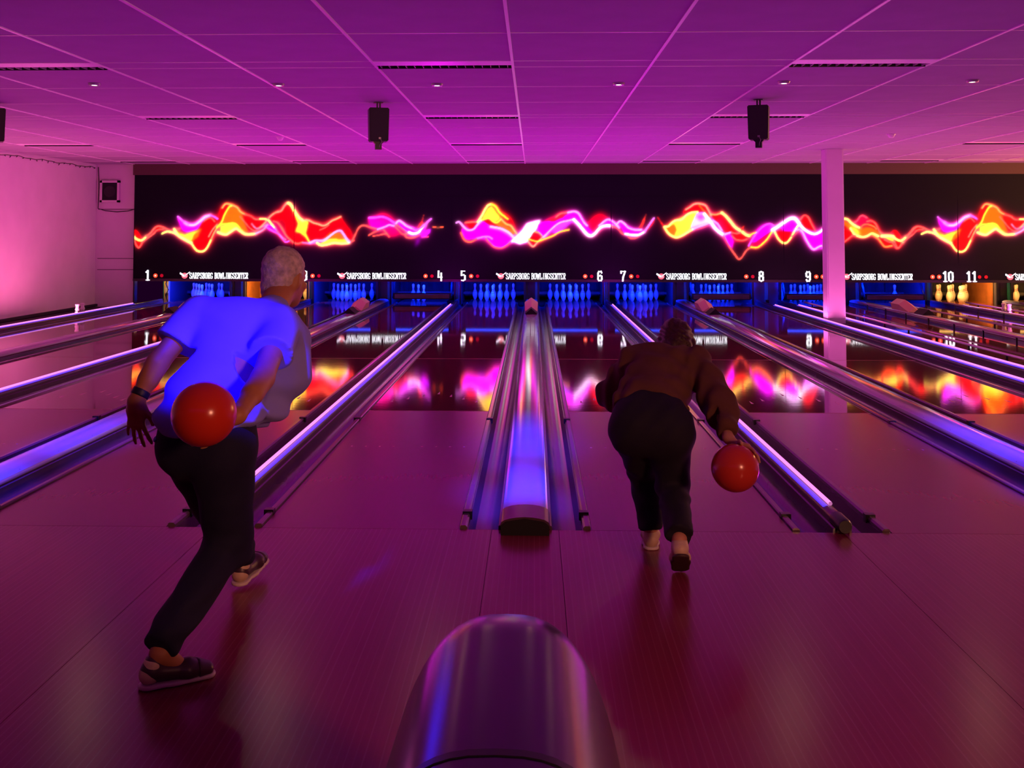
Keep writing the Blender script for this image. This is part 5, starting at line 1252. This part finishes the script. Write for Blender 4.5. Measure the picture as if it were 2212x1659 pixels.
# watch
F = Field(wrL - 0.09, wrL + 0.09, 0.004); dv = nrm(wrL - elL); pc = wrL - dv * 0.035
F.cap(pc - dv * 0.012, pc + dv * 0.012, 0.036, 0.036, 0.004); F.cut(pc + dv * 0.014, dv); F.cut(pc - dv * 0.014, -dv)
link('wristwatch', F.mesh('wristwatch', M_STRAP, B1), man)
s1 = shoe_parent = bpy.data.objects.new('shoe', None); COL.objects.link(s1); s1.parent = man
shoe(s1, B1, V(-1.385, -2.000, 0.004), V(-1.150, -1.850, 0.0), V(-0.05, 0.0, 1), mats=(M_SHOE_D, M_SHOE_L, M_SHOE_D, M_SOLE))
s2 = bpy.data.objects.new('shoe', None); COL.objects.link(s2); s2.parent = man
shoe(s2, B1, V(-1.330, -0.985, 0.012), V(-1.275, -0.705, 0.055), V(0, -0.15, 1), mats=(M_SHOE_D, M_SHOE_L, M_SHOE_D, M_SOLE))
ball(ballM, M_BALL, 'orange bowling ball swung back by the bowler in blue')

# ---------------------------------------------------------------- bowler on the right (bent low)
B2 = V(0.6, -0.45, 0.0)
wom = thing('person', 'bowler in loose brown sweater and dark trousers bent low over the approach', 'person', tuple(B2))
hd, nk = V(0.782, 0.095, 0.990), V(0.735, -0.03, 0.930)
shL, shR = V(0.520, -0.13, 0.915), V(0.850, -0.17, 0.915)
chest, waist, pelv = V(0.668, -0.20, 0.86), V(0.585, -0.42, 0.735), V(0.575, -0.52, 0.665)
elL, wrL = V(0.420, -0.06, 0.735), V(0.50, 0.10, 0.60)
elR, wrR = V(0.925, -0.42, 0.735), V(0.925, -0.64, 0.620)
hipL, hipR = V(0.495, -0.49, 0.62), V(0.660, -0.53, 0.62)
knL, anL = V(0.572, -0.20, 0.345), V(0.592, -0.300, 0.085)
knR, anR = V(0.690, -0.42, 0.330), V(0.672, -0.765, 0.180)
ballW = V(0.925, -0.800, 0.515)
hax = head_axes(V(0.12, 0.80, -0.62), V(0.0, 0.5, 1))
F = Field(V(0.30, -0.96, 0.0), V(1.08, 0.34, 1.20), 0.0065)
build_head(F, hd, hax, 0.94)
F.cap(nk - V(0.03, 0.05, 0.03), hd - V(0.01, 0.03, 0.02), 0.050, 0.048, 0.03)
F.cap(chest, waist, 0.10, 0.09, 0.04, V(1, 0, 0), 0.75); F.cap(waist, pelv, 0.09, 0.12, 0.04, V(1, 0, 0), 0.75); F.cap(shL, shR, 0.045, 0.045, 0.04)
F.chain([shR, elR, wrR], [0.044, 0.036, 0.025], 0.02); F.chain([shL, elL, wrL], [0.044, 0.036, 0.025], 0.02)
hand_on_ball(F, wrR, ballW, 0.1085, V(0.25, -1, -0.55), V(-1, 0, 0.2), 0.92)
build_hand(F, wrL, nrm(V(0.25, 0.5, -0.7)), V(0.8, -0.5, 0), V(0.3, 0.9, 0.3), 0.5, 0.92)
F.chain([hipR, knR, anR], [0.085, 0.055, 0.032], 0.03); F.chain([hipL, knL, anL], [0.085, 0.055, 0.032], 0.03)
F.cap(anL, anL + V(0.0, 0.04, -0.04), 0.032, 0.03, 0.02); F.cap(anR, anR + V(0.0, -0.02, -0.05), 0.032, 0.028, 0.02)
link('body', F.mesh('body', M_SKIN2, B2), wom)
F = Field(hd - 0.24, hd + 0.24, 0.006); r_, f_, u_ = hax; LH = lambda a, b_, d_: hd + 0.94 * (a * r_ + b_ * f_ + d_ * u_)
F.ell(LH(0, -0.022, 0.036), V(0.088, 0.104, 0.096), hax, 0.01); F.ell(LH(0, -0.06, -0.05), V(0.082, 0.066, 0.085), hax, 0.03)
for s in (-1, 1): F.cap(LH(s * 0.075, -0.01, 0.0), LH(s * 0.085, 0.02, -0.12), 0.034, 0.022, 0.03)
F.cap(LH(0.03, -0.09, -0.03), LH(0.085, -0.055, -0.16), 0.04, 0.018, 0.03)
F.cut(LH(0, 0.058, 0.05), f_ * 0.9 - u_ * 0.4)
F.folds(0.004, lambda X, Y, Z: np.sin(X * 130 + 10 * np.sin(Z * 30)) + 0.5 * np.sin(X * 70 - Y * 60))
link('hair', F.mesh('hair', M_HAIRB, B2), wom)
F = Field(V(0.30, -0.86, 0.50), V(1.08, 0.22, 1.08), 0.0075)
F.cap(chest + V(0, 0.02, 0.02), waist + V(0.0, 0.0, 0.0), 0.128, 0.135, 0.05, V(1, 0, 0), 0.70)
F.cap(shL + V(0.03, 0, 0), shR - V(0.03, 0, 0), 0.080, 0.080, 0.06); F.cap(nk - V(0.04, 0.08, 0.05), nk - V(0.005, 0.02, 0.01), 0.08, 0.062, 0.04)
F.cap(shL, elL, 0.078, 0.082, 0.03); F.cap(elL, wrL - (wrL - elL) * 0.1, 0.080, 0.055, 0.03)
F.cap(shR, elR, 0.080, 0.088, 0.03); F.cap(elR, elR + (wrR - elR) * 0.66, 0.088, 0.066, 0.03); F.cap(elR + (wrR - elR) * 0.6, wrR + (elR - wrR) * 0.12, 0.052, 0.038, 0.02)
F.cut(waist + V(0, -0.055, -0.02), V(-0.1, -0.9, -0.45), 0.32); F.cut(wrR + (elR - wrR) * 0.12, wrR - elR, 0.10); F.cut(wrL - (wrL - elL) * 0.1, wrL - elL, 0.1)
F.folds(0.009, lambda X, Y, Z: np.sin(30 * (X - .6) - 38 * Y + 3 * np.sin(16 * X)) * 0.7 + 0.5 * np.sin(52 * Z + 30 * X + 25 * Y))
sw = link('sweater', F.mesh('sweater', M_SWEAT, B2), wom)
F = Field(V(0.32, -0.92, 0.05), V(0.86, -0.02, 0.86), 0.0075)
F.cap(pelv + V(-0.07, 0, 0.0), pelv + V(0.07, -0.01, 0.0), 0.122, 0.122, 0.05); F.cap(pelv + V(0, 0.06, 0.05), waist, 0.12, 0.115, 0.05, V(1, 0, 0), .72)
F.cap(hipL + V(-0.005, -0.02, 0.0), hipR + V(0.0, -0.02, 0.0), 0.120, 0.120, 0.05)
F.chain([hipL, knL, anL + V(0, 0, 0.03)], [0.112, 0.078, 0.062], 0.03); F.chain([hipR, knR, anR + V(0, 0.0, 0.02)], [0.112, 0.080, 0.062], 0.03)
F.cut(anL + V(0, 0, 0.012), V(0, 0, -1), 0.12); F.cut(anR + V(0, 0, 0.0), anR - knR, 0.11)
F.folds(0.0045, lambda X, Y, Z: np.sin(64 * Z + 30 * X + 3 * np.sin(12 * Y)) * np.clip((0.6 - Z) * 3, .1, 1) + .5 * np.sin(46 * Z - 55 * X + 20 * Y))
link('trousers', F.mesh('trousers', M_JEANS, B2), wom)
s1 = bpy.data.objects.new('shoe', None); COL.objects.link(s1); s1.parent = wom
shoe(s1, B2, V(0.588, -0.352, 0.0), V(0.612, -0.095, 0.0), V(0, 0, 1), mats=(M_SHOE_L, M_SHOE_L, M_SHOE_L, M_SOLE))
s2 = bpy.data.objects.new('shoe', None); COL.objects.link(s2); s2.parent = wom
shoe(s2, B2, V(0.668, -0.850, 0.125), V(0.690, -0.665, 0.0), V(0, 0.55, 0.83), mats=(M_SHOE_L, M_SHOE_L, M_SHOE_D, M_SOLE_D))
ball(ballW, M_BALL2, 'red bowling ball in the right hand of the bent bowler')
